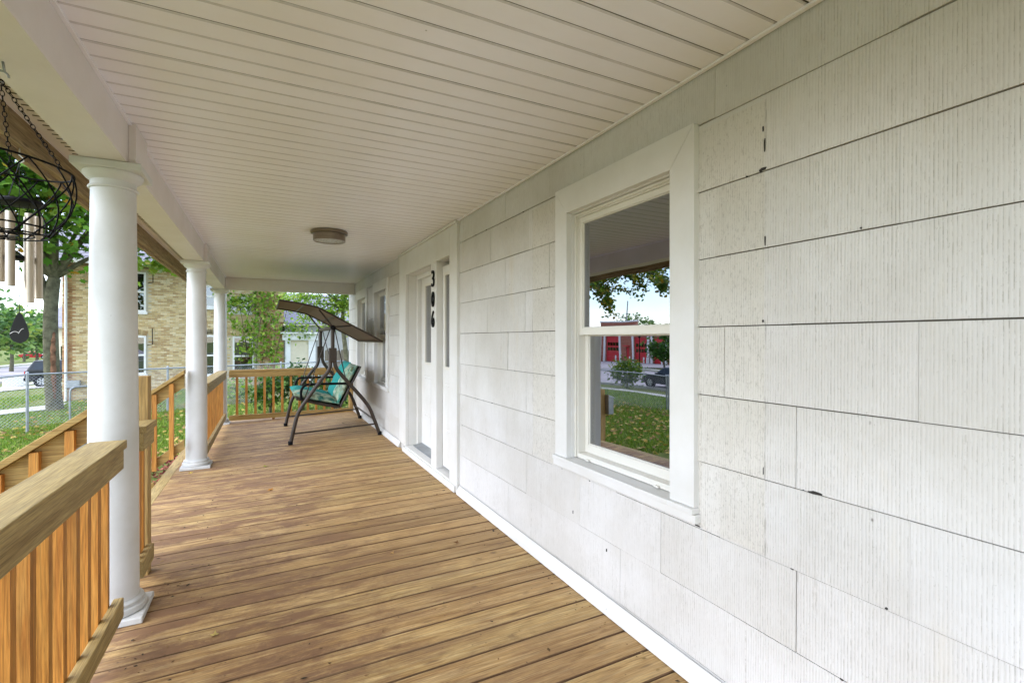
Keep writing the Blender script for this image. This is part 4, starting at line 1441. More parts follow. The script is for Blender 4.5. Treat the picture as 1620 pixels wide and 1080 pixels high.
for k in range(620):
    y = random.uniform(1.2, 9.5); x = random.choice([random.uniform(-.5, 1.48), random.gauss(-.45, .12), random.gauss(1.47, .03)])
    if not -.83 < x < 1.49: continue
    z = -drop(y) * (W - x) / (W - CX) + .0015
    s = random.uniform(.003, .009) * (1.9 if random.random() < .15 else 1)
    m_.col = random.choice([(.06, .035, .02), (.12, .07, .03), (.30, .20, .08), (.04, .03, .02), (.22, .12, .05)])
    a = random.uniform(0, 6.3)
    m_.poly([(x + s * math.cos(a + t) * k_, y + s * math.sin(a + t) * k_, z + random.uniform(0, .003)) for t, k_ in ((0, 1.4), (1.4, .6), (3.1, 1.1), (4.5, .7))])
tag(m_.build('deck_litter', M['dryleaf'], fixn=False), 'tiny crumbs of leaves and twigs strewn on the deck', 'litter', kind='stuff')

# ================================================================== foliage helpers
def fast_polys(name, V, C, mat, parent=None, local=False):
    """V: (n, k, 3) polygons, C: (n, 3) colours"""
    n, k, _ = V.shape
    me = bpy.data.meshes.new(name)
    me.vertices.add(n * k)
    me.vertices.foreach_set('co', V.reshape(-1).astype(np.float32))
    me.loops.add(n * k)
    me.loops.foreach_set('vertex_index', np.arange(n * k, dtype=np.int32))
    me.polygons.add(n)
    me.polygons.foreach_set('loop_start', np.arange(0, n * k, k, dtype=np.int32))
    me.update(calc_edges=True)
    ca = me.color_attributes.new('Col', 'FLOAT_COLOR', 'CORNER')
    c4 = np.ones((n, k, 4), np.float32); c4[:, :, :3] = C[:, None, :]
    ca.data.foreach_set('color', c4.reshape(-1))
    me.materials.append(mat)
    me.validate()
    o = bpy.data.objects.new(name, me)
    return link(o, parent, local)

LEAF2 = np.array([(0, -.5), (.30, -.22), (.36, .12), (0, .55), (-.36, .12), (-.30, -.22)])
MAPLE = np.array([(0, -.42), (.16, -.30), (.48, -.22), (.30, .0), (.46, .26), (.17, .22), (0, .55), (-.17, .22), (-.46, .26), (-.30, .0), (-.48, -.22), (-.16, -.30)])
def leaves(P, size, shape=LEAF2, droop=0.3, flat=None):
    n = len(P)
    nrm = rng.normal(size=(n, 3)); nrm[:, 2] = np.abs(nrm[:, 2]) + (0.6 if flat is None else flat)
    nrm /= np.linalg.norm(nrm, axis=1)[:, None]
    t = rng.normal(size=(n, 3)); t[:, 2] -= droop
    t -= nrm * (t * nrm).sum(1)[:, None]
    t /= np.linalg.norm(t, axis=1)[:, None] + 1e-9
    b = np.cross(nrm, t)
    s = size * rng.uniform(.65, 1.25, n)
    k = len(shape)
    V = P[:, None, :] + s[:, None, None] * (shape[None, :, 0, None] * b[:, None, :] + shape[None, :, 1, None] * t[:, None, :])
    V += (s[:, None] * 0.12 * (np.abs(shape[None, :, 0]) ** 1.2))[:, :, None] * -nrm[:, None, :]
    return V
def pal(n, cols, wts=None, var=0.22, patch=None):
    cols = np.array(cols)
    idx = rng.choice(len(cols), n, p=wts) if patch is None else patch
    c = cols[idx] * (1 + rng.uniform(-var, var, (n, 1))) * (1 + rng.uniform(-.06, .06, (n, 3)))
    return np.clip(c, 0, 1)

def clumps(centers, radii, n_clump, per, spread, zsq=0.75):
    """leaf positions: clumps spread in the shell of several ellipsoids"""
    P, Q = [], []
    w = np.array([r[0] * r[1] * r[2] for r in radii]); w = w / w.sum()
    for ci in range(n_clump):
        k = rng.choice(len(centers), p=w)
        d = rng.normal(size=3); d /= np.linalg.norm(d)
        rad = rng.uniform(.25, 1.0) ** .45
        c = np.array(centers[k]) + d * rad * np.array(radii[k])
        m = int(per * rng.uniform(.5, 1.5))
        s = spread * rng.uniform(.6, 1.3)
        P.append(c + rng.normal(size=(m, 3)) * s * np.array([1, 1, zsq]))
        Q.append(np.full(m, ci))
    return np.concatenate(P), np.concatenate(Q)

def tree(name, base, trunk, limbs, centers, radii, n_clump, per, spread, lsize, cols, wts, label, cat='tree', group=None, shape=LEAF2, bark='bark', droop=.3):
    root = thing(name, base, label, cat, group)
    m_ = MB()
    pts, rr = trunk
    m_.tube(bez(pts, 5), [rr[0] + (rr[1] - rr[0]) * (k / (5 * (len(pts) - 1))) ** .7 for k in range(5 * (len(pts) - 1) + 1)], 12)
    tr = smooth_angle(m_.build('trunk', M[bark], root), 60)
    if limbs:
        m_ = MB()
        for lp, r0, r1 in limbs:
            b_ = bez(lp, 4)
            m_.tube(b_, [r0 + (r1 - r0) * k / (len(b_) - 1) for k in range(len(b_))], 7)
        smooth_angle(m_.build('limbs', M[bark], root), 60)
    P, Q = clumps(centers, radii, n_clump, per, spread)
    if name == 'front_yard_tree':                     # leaves sit along the twigs
        L_ = []
        for lp, r0, r1 in limbs:
            b_ = bez(lp, 4); k0 = len(b_) // 2 if r0 > .02 else 0
            for q_ in b_[k0:]: L_.append(np.array(q_) + rng.normal(size=(14, 3)) * .09)
        P = np.concatenate([P] + L_); Q = np.concatenate([Q, rng.integers(0, n_clump, len(P) - len(Q))])
    cid = rng.choice(len(cols), n_clump, p=wts)[Q]
    mixm = rng.random(len(P)) < .3
    cid = np.where(mixm, rng.choice(len(cols), len(P), p=wts), cid)
    fast_polys('crown', leaves(P, lsize, shape, droop), pal(len(P), cols, patch=cid), M['leaf'], root)
    return root, tr
def auto_limbs(fork, centers, radii, n, r0):
    out = []
    for k in range(n):
        i = k % len(centers)
        d = rng.normal(size=3); d /= np.linalg.norm(d); d[2] = abs(d[2]) * .6 - .15
        e = np.array(centers[i]) + d * np.array(radii[i]) * rng.uniform(.55, .9)
        f = np.array(fork)
        mid = f + (e - f) * .45 + np.array([0, 0, .12 * np.linalg.norm(e - f)]) + rng.normal(size=3) * .15
        out.append(([tuple(f), tuple(mid), tuple(e)], r0 * rng.uniform(.6, 1), r0 * .12))
    return out

GREEN = [(.040, .10, .015), (.065, .155, .02), (.11, .22, .028), (.18, .27, .035), (.38, .32, .04), (.48, .25, .04)]

# maple beyond the side fence
ty = 20.2
tp = [at(u, v, ty) for u, v in ((87, 648), (84, 615), (81, 560), (80, 505), (82, 470), (86, 440))]
fork = tp[-1]
cs = [(-7.0, 19.2, 6.9), (-4.9, 19.6, 6.2), (-5.6, 19.0, 9.2), (-8.6, 19.5, 5.6), (-4.4, 20.0, 4.6), (-6.4, 18.6, 5.2)]
rs = [(2.6, 2.3, 2.2), (2.0, 2.0, 2.2), (3.0, 2.4, 1.8), (2.4, 2.2, 2.0), (1.4, 1.4, 1.1), (2.0, 1.6, 1.3)]
limbs = auto_limbs(fork, cs, rs, 16, .12) + [([tuple(at(80, 480, ty)), tuple(at(66, 445, ty)), tuple(at(50, 390, ty - .3)), tuple(at(30, 330, ty - .5))], .14, .05)]
maple, trk = tree('maple_tree', tuple(tp[0]), (tp, (.225, .165)), limbs, cs, rs, 300, 48, .42, .235, GREEN, [.22, .30, .25, .12, .07, .04],
     'green maple with yellowing leaves and a scarred trunk beyond the side fence', shape=MAPLE)
m_ = MB()
sp = [at(86, 525, ty), at(84.5, 548, ty), at(85, 580, ty), at(87, 612, ty), at(88, 636, ty)]
sp = [Vector((q.x + .03, q.y - r, q.z)) for q, r in zip(sp, (.135, .14, .15, .16, .17))]
m_.tube(bez(sp, 6), [.02 + .05 * math.sin(math.pi * (k / 24) ** .8) + .012 * math.sin(k * 2.1) for k in range(25)], 10)
smooth_angle(m_.build('bark_scar', m_plain('torn_bark', (0.19, 0.10, 0.06), .9, 0, .1, .8, 5, .9, 'Object', 14), maple), 60)

# sprigs of a nearer street tree that reach under the eave
P = []
tw = []
for u, v in ((232, 421), (244, 419), (256, 416), (262, 424), (276, 430), (248, 412), (264, 413)):
    c = at(u, v, 21.0)
    P.append(np.array(c) + rng.normal(size=(11, 3)) * np.array([.20, .15, .13]))
root = thing('leafy_branch', at(262, 420, 21.0), 'bright yellow green leafy twigs hanging before the brick house eave', 'branch')
m_ = MB(); m_.tube(bez([at(340, 388, 21.0), at(300, 404, 21), at(262, 412, 21), at(235, 414, 21)], 5), 0.014, 5); m_.build('twig', M['bark'], root, True)
P = np.concatenate(P)
fast_polys('foliage', leaves(P, .27, MAPLE, .5), pal(len(P), [(.16, .26, .03), (.24, .32, .05)]), M['leaf'], root)

# tree and climbing growth behind the far end of the porch
cs = [(.95, 18.9, 2.8), (1.6, 18.8, 2.6), (2.3, 18.8, 2.55), (2.9, 18.6, 2.9), (1.35, 19.2, 2.2), (2.05, 19.0, 2.1), (3.1, 18.2, 2.3), (2.4, 18.6, 3.6)]
rs = [(.55, .6, .4), (.6, .6, .4), (.6, .6, .42), (.6, .6, .6), (.5, .5, .2), (.5, .5, .25), (.5, .6, .6), (.9, .8, .5)]
fk = (2.6, 18.9, 2.6)
LIME = [(.15, .27, .03), (.22, .35, .045), (.31, .43, .07), (.44, .49, .12), (.08, .17, .025)]
tree('overhanging_tree', (2.75, 18.9, -.66), ([(2.75, 18.9, -.66), (2.72, 18.9, .6), (2.6, 18.9, 1.8), fk], (.11, .06)),
     auto_limbs(fk, cs, rs, 18, .045), cs, rs, 330, 24, .15, .085, LIME, [.24, .28, .22, .14, .12], 'light green leafy tree hanging over the yard behind the swing canopy', droop=.5)
def vine(uv, n, y, label):
    root = thing('climbing_vine', at(uv[0][0], 640, y), label, 'vine')
    P = []
    for u, v, du, dv, w in uv:
        m = int(n * w)
        us = rng.normal(u, du, m); vv = rng.normal(v, dv, m)
        P += [np.array(at(a, b, y - abs(rng.normal(0, .12)))) for a, b in zip(us, vv)]
    P = np.array(P)
    fast_polys('foliage', leaves(P, .145, LEAF2, .6, .0), pal(len(P), LIME, [.26, .30, .22, .10, .12]), M['leaf'], root)
    m_ = MB()
    for k in range(7):
        u0 = uv[0][0] + rng.uniform(-30, 40)
        m_.tube(bez([at(u0, 640, y), at(u0 + rng.uniform(-8, 8), 580, y), at(u0 + rng.uniform(-16, 16), 520, y), at(u0 + rng.uniform(-20, 20), 470, y)], 4), .012, 5)
    m_.build('stem', M['bark'], root, True)
vine([(400, 545, 16, 16, 1), (385, 478, 13, 9, .7), (420, 500, 14, 18, .8), (395, 515, 22, 6, .35), (430, 555, 10, 16, .7), (368, 490, 6, 20, .4), (425, 470, 18, 8, .7), (470, 520, 22, 8, .6)], 260, 24.0, 'light green climbing vine spreading over the brick house wall')

def shrub(x, y, h, w, n, cols, label, size=.10, z=None, group='shrubs in the side garden', name='garden_shrub'):
    z = terrain(x, y) if z is None else z
    root = thing(name, (x, y, z), label, 'shrub', group)
    m_ = MB()
    for k in range(9):
        a = rng.uniform(0, 6.3); r = w * rng.uniform(.2, .8)
        m_.tube(bez([(x + rng.normal(0, .05), y + rng.normal(0, .05), z), (x + .4 * r * math.cos(a), y + .4 * r * math.sin(a), z + h * .5), (x + r * math.cos(a), y + r * math.sin(a), z + h * rng.uniform(.7, .95))], 4), .010, 5)
    m_.build('stems', M['bark'], root, True)
    P, Q = clumps([(x, y, z + h * .58)], [(w, w, h * .45)], max(6, n // 18), 18, w * .22)
    P[:, 2] = np.maximum(P[:, 2], z + .03)
    fast_polys('foliage', leaves(P, size, LEAF2, .2), pal(len(P), cols), M['leaf'], root)
DG = [(.022, .062, .012), (.04, .10, .018), (.06, .14, .02)]
shrub(.15, 14.6, 1.15, .50, 900, DG + [(.10, .19, .03)], 'dark green shrub behind the far railing, leftmost of three')
shrub(.95, 14.9, 1.30, .55, 1000, DG, 'tall dark green shrub behind the far railing, just left of the swing legs')
shrub(1.75, 14.4, 1.10, .5, 800, DG + [(.10, .19, .03)], 'green shrub behind the far railing, hidden partly by the swing seat')
shrub(-.75, 17.9, .7, .45, 500, LIME, 'low light green shrub at the foot of the side fence')

# distant trees left of the brick house
fr_ = [(at(18, 560, 78), 9.5, 3.6), (at(58, 560, 88), 8.0, 3.8), (at(-25, 560, 66), 10, 4.2), (at(88, 560, 105), 12, 4.5), (at(38, 560, 120), 11, 5), (at(-70, 560, 90), 14, 6), (at(110, 560, 80), 9, 3.4)]
lab = ['round green tree far down the street, behind the wind chime sail', 'green tree far down the street, left of the maple trunk', 'pale green tree at the left edge, across the street',
       'tall distant tree behind the maple trunk', 'blue green distant tree behind the others down the street', 'large distant tree at the far left edge', 'distant tree between maple trunk and brick house']
FAR = [(.06, .13, .035), (.10, .19, .05), (.16, .26, .06), (.24, .30, .07)]
for (p, h, r), lb in zip(fr_, lab):
    x, y = p.x, p.y; z = terrain(x, y)
    h = h * .85
    cs = [(x, y, z + h * .62), (x + r * .35, y, z + h * .5), (x - r * .4, y, z + h * .55)]
    rs = [(r * .8, r * .8, h * .30), (r * .6, r * .6, h * .22), (r * .6, r * .6, h * .24)]
    fk = (x, y, z + h * .4)
    tree('street_tree', (x, y, z), ([(x, y, z), (x + .05, y, z + h * .2), fk], (.22, .14)), auto_limbs(fk, cs, rs, 6, .09), cs, rs, 90, 16, .55, .55, FAR, [.3, .35, .2, .15], lb, group='trees along the far street')

# front yard tree seen only in the window, with sparse hanging branches
cs = [(-7.0, 12.6, 3.6), (-8.6, 13.2, 4.6), (-6.4, 11.6, 2.9), (-9.4, 12.0, 5.2), (-7.9, 11.2, 3.8), (-8.2, 10.2, 3.0)]
rs = [(1.0, 1.0, .6), (1.4, 1.3, .9), (.8, .7, .5), (1.5, 1.3, 1.0), (1.0, 1.0, .6), (.7, .6, .4)]
fk = (-8.6, 16.8, 4.2)
FYL = []
for (ex, ey, ez) in [(-5.6, 11.6, 2.9), (-6.2, 12.2, 2.5), (-6.9, 11.6, 3.2), (-7.6, 10.4, 2.6), (-8.6, 9.6, 3.0), (-6.4, 13.0, 3.6), (-8.0, 11.4, 4.2), (-9.6, 11.0, 4.4), (-9.0, 12.4, 3.4), (-5.2, 12.6, 3.3), (-7.2, 12.9, 2.2), (-10.2, 9.4, 3.6)]:
    f_, e_ = np.array(fk), np.array((ex, ey, ez))
    m1_ = f_ + (e_ - f_) * .4 + np.array([0, 0, .9]); m2_ = f_ + (e_ - f_) * .78 + np.array([0, 0, .5])
    FYL.append(([tuple(f_), tuple(m1_), tuple(m2_), tuple(e_)], .05, .006))
    for s_ in range(4):
        b_ = m2_ + (e_ - m2_) * rng.uniform(0, .8); q_ = b_ + rng.normal(size=3) * np.array([.5, .5, .15]) + np.array([0, 0, -.25])
        FYL.append(([tuple(b_), tuple((b_ + q_) / 2 + np.array([0, 0, .05])), tuple(q_)], .008, .003))
tree('front_yard_tree', (-8.4, 17.4, -1.1), ([(-8.4, 17.4, -1.1), (-8.4, 17.4, .6), (-8.5, 17.2, 2.4), fk], (.17, .10)), FYL, cs, rs, 70, 10, .16, .11,
     [(.06, .13, .02), (.12, .18, .03), (.25, .24, .03), (.30, .18, .03)], [.4, .3, .2, .1], 'sparse tree with hanging twigs in the front yard, reflected in the window', droop=.6)
shrub(-17.6, 24.7, 1.8, 1.0, 1800, [(.05, .12, .015), (.10, .19, .025), (.18, .24, .03)], 'round bush by the street reflected in the window', .16, group=None, name='street_bush')
x, y = -39.0, 43.2; z = terrain(x, y)
cs = [(x, y, z + 2.5)]; rs = [(1.9, 1.9, 1.7)]
tree('round_tree', (x, y, z), ([(x, y, z), (x, y + .05, z + .8), (x, y, z + 1.6)], (.12, .09)), auto_limbs((x, y, z + 1.5), cs, rs, 6, .06), cs, rs, 90, 16, .35, .35, DG + [(.09, .18, .03)], [.25, .25, .3, .2], 'small round dark tree before the fire station, in the window reflection')
for q, (x, y, h, r) in enumerate(((-62, 60, 9, 4), (-66, 74, 8, 3.6), (-60, 42, 8, 4), (-75, 90, 12, 5), (-70, 50, 11, 5))):
    z = terrain(x, y)
    cs = [(x, y, z + h * .6), (x, y + r * .5, z + h * .5)]; rs = [(r, r, h * .3), (r * .7, r * .7, h * .25)]
    tree('street_tree', (x, y, z), ([(x, y, z), (x, y, z + h * .2), (x, y, z + h * .45)], (.25, .15)), auto_limbs((x, y, z + h * .4), cs, rs, 6, .09), cs, rs, 60, 14, .6, .6, FAR, [.3, .35, .2, .15],
         ['distant tree rising over the fire station roof', 'distant tree behind the left end of the fire station', 'distant tree behind the right end of the fire station', 'large far tree well behind the fire station', 'tall far tree behind the middle of the fire station'][q], group='trees behind the fire station')

# ================================================================== lawn growth, fallen leaves, mulch
def scatter(n, x0, x1, y0, y1, excl=()):
    X = rng.uniform(x0, x1, n); Y = rng.uniform(y0, y1, n)
    keep = np.ones(n, bool)
    for a, b, c, d in excl: keep &= ~((X > a) & (X < b) & (Y > c) & (Y < d))
    X, Y = X[keep], Y[keep]
    Z = np.array([terrain(a, b) for a, b in zip(X, Y)])
    return np.stack([X, Y, Z], 1)
EX = [(-2.35, 1.6, -3, 10.05), (-10.5, -6.2, 20.6, 22.6)]
P = np.concatenate([scatter(52000, -8.2, -1.0, 6.5, 16, EX), scatter(16000, -2.4, 3.5, 10.1, 17, EX), scatter(14000, -9.3, -2.3, 16, 23, EX), scatter(16000, -14.4, -8.2, 8, 30, EX)])
n = len(P)
hh = rng.uniform(.03, .085, n) * np.where(P[:, 0] < -8, 1.6, 1.0)
a = rng.uniform(0, 6.283, n); w = rng.uniform(.006, .014, n) * np.where(P[:, 0] < -8, 2.0, 1.0)
ln = rng.normal(0, .03, (n, 2))
V = np.zeros((n, 3, 3))
V[:, 0] = P + np.stack([np.cos(a) * w, np.sin(a) * w, np.zeros(n)], 1)
V[:, 1] = P - np.stack([np.cos(a) * w, np.sin(a) * w, np.zeros(n)], 1)
V[:, 2] = P + np.stack([ln[:, 0], ln[:, 1], hh], 1)
o = fast_polys('grass', V, pal(n, [(.10, .18, .02), (.16, .26, .03), (.24, .34, .045), (.30, .33, .08)], [.3, .35, .25, .1]), M['grass'])
tag(o, 'short green lawn grass around the porch', 'grass', kind='stuff')
P = np.concatenate([scatter(2600, -9.2, -1.2, 3.0, 16, EX), scatter(700, -6, 3, 14, 23, EX)])
P[:, 2] += .05
C = pal(len(P), [(.50, .36, .08), (.42, .26, .07), (.30, .17, .06), (.58, .46, .16), (.20, .11, .05)], [.28, .22, .2, .18, .12])
o = fast_polys('fallen_leaves', leaves(P, .10, MAPLE, .0, 2.5), C, M['dryleaf'])
tag(o, 'yellow and brown fallen leaves strewn over the lawn', 'leaves', kind='stuff')
P = np.concatenate([np.stack([rng.uniform(-2.3, -1.03, 2600), rng.uniform(6.25, 10.1, 2600), rng.uniform(-.68, -.60, 2600)], 1),
                    np.stack([rng.uniform(-2.3, -1.03, 2200), rng.uniform(-.5, 3.5, 2200), rng.uniform(-.68, -.60, 2200)], 1)])
o = fast_polys('mulch', leaves(P, .065, LEAF2 * np.array([.5, 1.3]), .0, 1.2), pal(len(P), [(.25, .045, .04), (.34, .075, .06), (.15, .03, .03), (.40, .12, .09)]), M['mulch'])
tag(o, 'red bark mulch in the bed below the porch', 'mulch', kind='stuff')

# ================================================================== chain link fences
def chain_fence(name, pts, label, height=1.2, posts=None, wires=True, wr=.0022, pitch=.075):
    root = thing(name, (pts[0][0], pts[0][1], terrain(*pts[0])), label, 'fence', 'chain link fences')
    def top(x, y): return terrain(x, y) + height if x < -6 else -.65 + height
    m_ = MB()
    m_.tube([(x, y, top(x, y)) for x, y in pts], .021, 8)
    smooth_angle(m_.build('top_rail', M['galv'], root), 50)
    for x, y in (posts or pts):
        m_ = MB(); zt = top(x, y) + .03
        m_.tube([(x, y, terrain(x, y) - .1), (x, y, zt)], .028, 10); m_.lathe([(.032, zt), (.03, zt + .02), (.012, zt + .04)], x, y, 10)
        smooth_angle(m_.build('post', M['galv'], root), 50)
    if wires:
        m_ = MB()
        for (xa, ya), (xb, yb) in zip(pts[:-1], pts[1:]):
            Lg = math.hypot(xb - xa, yb - ya)
            nn = int((Lg + height) / pitch)
            for k in range(nn):
                for sg in (1, -1):
                    s0_ = k * pitch - height if sg > 0 else k * pitch
                    s1_ = s0_ + height * sg
                    q0, q1 = s0_, s1_
                    t0, t1 = 0.0, 1.0
                    # clip to the panel
                    for lim, cmp in ((0, 1), (Lg, -1)):
                        f0, f1 = (s0_ - lim) * cmp, (s1_ - lim) * cmp
                        if f0 < 0 and f1 < 0: t0 = 2
                        elif f0 < 0: t0 = max(t0, f0 / (f0 - f1))
                        elif f1 < 0: t1 = min(t1, f0 / (f0 - f1))
                    if t0 >= t1: continue
                    E = []
                    for t in (t0, t1):
                        s = s0_ + (s1_ - s0_) * t
                        x = xa + (xb - xa) * s / Lg; y = ya + (yb - ya) * s / Lg
                        E.append(Vector((x, y, top(x, y) - height * (1 - t) * .985)))
                    d = (E[1] - E[0])
                    sx_ = Vector((wr, 0, 0)); sy_ = Vector((0, wr, wr))
                    m_.faces([E[0] - sx_, E[0] + sx_ - sy_, E[0] + sy_, E[1] - sx_, E[1] + sx_ - sy_, E[1] + sy_], [(0, 1, 4, 3), (1, 2, 5, 4), (2, 0, 3, 5)])
        tag(m_.build('wire_mesh', M['galv'], root, fixn=False), kind='stuff')
    return root
chain_fence('chain_link_fence', [(-9.5, 13.0), (-4.855, 15.03), (-2.4, 16.46), (.5, 18.0), (3.4, 19.4)], 'galvanised chain link fence across the side yard before the brick house')
chain_fence('chain_link_fence', [(-9.5, -6), (-9.5, 0), (-9.5, 4), (-9.5, 8.5), (-9.5, 12.9)], 'chain link fence along the front yard, reflected in the window', wr=.0016, pitch=.10)
root = thing('fence_gate', (-4.19, 15.4, -.72), 'low rounded tube gate frame standing by the side fence', 'gate')
m_ = MB(); m_.tube(bez([(-4.19, 15.36, -.76), (-4.19, 15.36, .05), (-4.14, 15.38, .17), (-4.02, 15.45, .20), (-3.2, 15.92, .20)], 5), .022, 10)
smooth_angle(m_.build('frame_tube', M['galv'], root), 50)
m_ = MB(); m_.tube([(-3.2, 15.92, -.75), (-3.2, 15.92, .23)], .025, 10); smooth_angle(m_.build('post', M['galv'], root), 50)

# ================================================================== neighbouring brick house
NY = 24.2
nh = thing('brick_house', (-3, NY, -.95), 'two storey buff brick house with grey roof beyond the side fence', 'house')
nx0 = at(98, 536, NY).x; nx1 = at(449, 536, NY).x
nz0, nz1 = -1.05, 4.22
def nwin(u0, u1, v0, v1):
    a, b = at(u0, v0, NY), at(u1, v1, NY)
    zc = (at(u0, v0, NY).z + at(u1, v0, NY).z) / 2; zd = (at(u0, v1, NY).z + at(u1, v1, NY).z) / 2
    return (a.x, b.x, zd, zc)
NW = [nwin(203, 231, 430, 493), nwin(203, 231, 531, 592), nwin(322, 341, 530, 594), nwin(322, 341, 452, 486), nwin(364, 397, 470, 494), nwin(368, 402, 532, 594)]
rect = [(nx0, nx1, nz0, nz1)]
for a, b, c, d in NW: rect = cut(rect, (a, b, c, d))
m_ = MB()
for a, b, c, d in rect: m_.box(a, b, NY + .02, NY + .22, c, d)
m_.box(nx0, nx0 + .2, NY + .221, 33, nz0, nz1)
nwall = m_.build('wall', M['mortar'], nh)
m_ = MB()
bl, bh, jt = .205, .060, .011
row = 0; z = nz0
BC = [(.58, .45, .24), (.52, .39, .19), (.62, .50, .29), (.46, .33, .16), (.64, .54, .34), (.40, .27, .13), (.55, .43, .23)]
BO = [(.42, .22, .10), (.48, .28, .13), (.36, .18, .08), (.52, .35, .18)]
rb = random.Random(3)
while z < nz1 - bh:
    x = nx0 - (bl / 2 if row % 2 else 0)
    while x < nx1:
        xa, xb = max(x, nx0), min(x + bl - jt, nx1)
        x += bl
        if xb - xa < .03: continue
        if any(xa < b + .02 and xb > a - .02 and z < d + .02 and z + bh > c - .02 for a, b, c, d in NW): continue
        orange = (xa > nx1 - 1.1) or (xa < nx0 + .25)
        c = rb.choice(BO if orange and rb.random() < .8 else BC)
        k = rb.uniform(1.1, 1.32)
        m_.col = tuple(min(1, q * k) for q in c)
        p = rb.uniform(.004, .012)
        y0 = NY + .02 - p
        m_.faces([(xa, y0, z), (xb, y0, z), (xb, y0, z + bh), (xa, y0, z + bh), (xa, NY + .0215, z), (xb, NY + .0215, z), (xb, NY + .0215, z + bh), (xa, NY + .0215, z + bh)],
                 [(0, 1, 2, 3), (0, 4, 5, 1), (3, 2, 6, 7), (0, 3, 7, 4), (1, 5, 6, 2)])
    z += bh + jt; row += 1
tag(m_.build('bricks', M['brick'], nwall, fixn=False), kind='stuff')
for a, b, c, d in NW:
    t = .07
    m_ = MB(); m_.box(a, a + t, NY - .01, NY + .1, c, d); m_.box(b - t, b, NY - .01, NY + .1, c, d)
    m_.box(a + t, b - t, NY - .012, NY + .1, d - t, d); m_.box(a + t, b - t, NY - .012, NY + .1, c, c + t)
    m_.box(a + t, b - t, NY - .006, NY + .08, (c + d) / 2 - .035, (c + d) / 2 + .035)
    wn_ = m_.build('window', M['white'], nh)
    m_ = MB(); m_.box(a - .05, b + .05, NY - .06, NY + .019, c - .10, c - .002); m_.build('sill', M['white'], wn_)
    for z0_, z1_ in ((c + t, (c + d) / 2 - .035), ((c + d) / 2 + .035, d - t)):
        m_ = MB(); m_.box(a + t, b - t, NY + .04, NY + .045, z0_, z1_); m_.build('pane', M['bg_glass'], wn_)
    m_ = MB(); m_.box(a + .02, b - .02, NY + .16, NY + .17, c, (c + d) / 2); m_.build('blind', m_plain('green_grey_blind', (.16, .19, .17), .8), wn_)
    m_ = MB(); m_.box(a + .02, b - .02, NY + .17, NY + .18, (c + d) / 2, d); m_.build('curtain', m_plain('pale_curtain', (.42, .42, .40), .8), wn_)
# soldier arch over the ground floor windows
for a, b, c, d in (NW[1], NW[2]):
    m_ = MB(); n = 9
    for k in range(n):
        t = (k + .5) / n * 2 - 1
        x = (a + b) / 2 + t * (b - a) * .56; z = d + .06 + .10 * (1 - t * t); an = -t * .35
        m_.col = rb.choice(BC)
        u = Vector((math.sin(-an), 0, math.cos(an))); s = Vector((u.z, 0, -u.x))
        c0 = Vector((x, NY + .002, z))
        m_.hexa([c0 - s * .045 - u * .1 + Vector((0, e, 0)) for e in (0,)] + [c0 + s * .045 - u * .1, c0 + s * .045 - u * .1 + Vector((0, .02, 0)), c0 - s * .045 - u * .1 + Vector((0, .02, 0)),
                 c0 - s * .045 + u * .1, c0 + s * .045 + u * .1, c0 + s * .045 + u * .1 + Vector((0, .02, 0)), c0 - s * .045 + u * .1 + Vector((0, .02, 0))])
    m_.build('window_arch', M['brick'], nh)
m_ = MB()
m_.hexa([(nx0 - .5, NY - .55, nz1 + .02), (nx1 + .5, NY - .55, nz1 + .02), (nx1 + .5, 29, 7.6), (nx0 - .5, 29, 7.6),
         (nx0 - .5, NY - .55, nz1 + .14), (nx1 + .5, NY - .55, nz1 + .14), (nx1 + .5, 29, 7.75), (nx0 - .5, 29, 7.75)])
rf = m_.build('roof', M['roof'], nh)
m_ = MB(); 
z_ = 0
for k in range(22):
    t0 = k / 22
    y_ = NY - .55 + (29 - NY + .55) * t0; zz_ = nz1 + .141 + (7.75 - nz1 - .14) * t0
    dy, dzz = (29 - NY + .55) / 22, (7.75 - nz1 - .14) / 22
    m_.hexa([(nx0 - .5, y_, zz_ + .001), (nx1 + .5, y_, zz_ + .001), (nx1 + .5, y_ + dy, zz_ + dzz + .001), (nx0 - .5, y_ + dy, zz_ + dzz + .001),
             (nx0 - .5, y_, zz_ + .03), (nx1 + .5, y_, zz_ + .03), (nx1 + .5, y_ + dy, zz_ + dzz + .006), (nx0 - .5, y_ + dy, zz_ + dzz + .006)])
m_.build('shingle_rows', M['roof'], rf)
m_ = MB(); m_.box(nx0 - .5, nx1 + .5, NY - .66, NY - .551, nz1 + .01, nz1 + .13); m_.build('gutter', M['white'], nh)
m_ = MB(); m_.box(nx0 - .4, nx1 + .4, NY - .55, NY - .0, nz1 - .02, nz1 + .018); m_.build('eave', m_plain('brown_eave', (.16, .11, .06), .8), nh)
dpx = at(105, 536, NY).x
m_ = MB(); m_.tube(bez([(dpx, NY - .58, nz1 + .02), (dpx, NY - .3, nz1 - .25), (dpx, NY - .07, nz1 - .4), (dpx, NY - .06, 2), (dpx, NY - .06, -.8), (dpx, NY - .12, -.95)], 4), .045, 8); m_.build('downpipe', M['white'], nh, True)
q = at(118, 608, NY); m_ = MB(); m_.box(q.x - .2, q.x + .2, NY - .18, NY - .012, q.z - .12, q.z + .16); m_.build('meter_box', M['galv'], nh, bevel=.01)
for (u, v0, v1) in ((242, 427, 447), (241, 519, 545)):
    m_ = MB(); m_.tube([at(u, v0, NY - .03), at(u, v1, NY - .03), at(u - 8, v1 + 1, NY - .03)], .016, 5)
    m_.build('wall_cable', M['black'], nh)
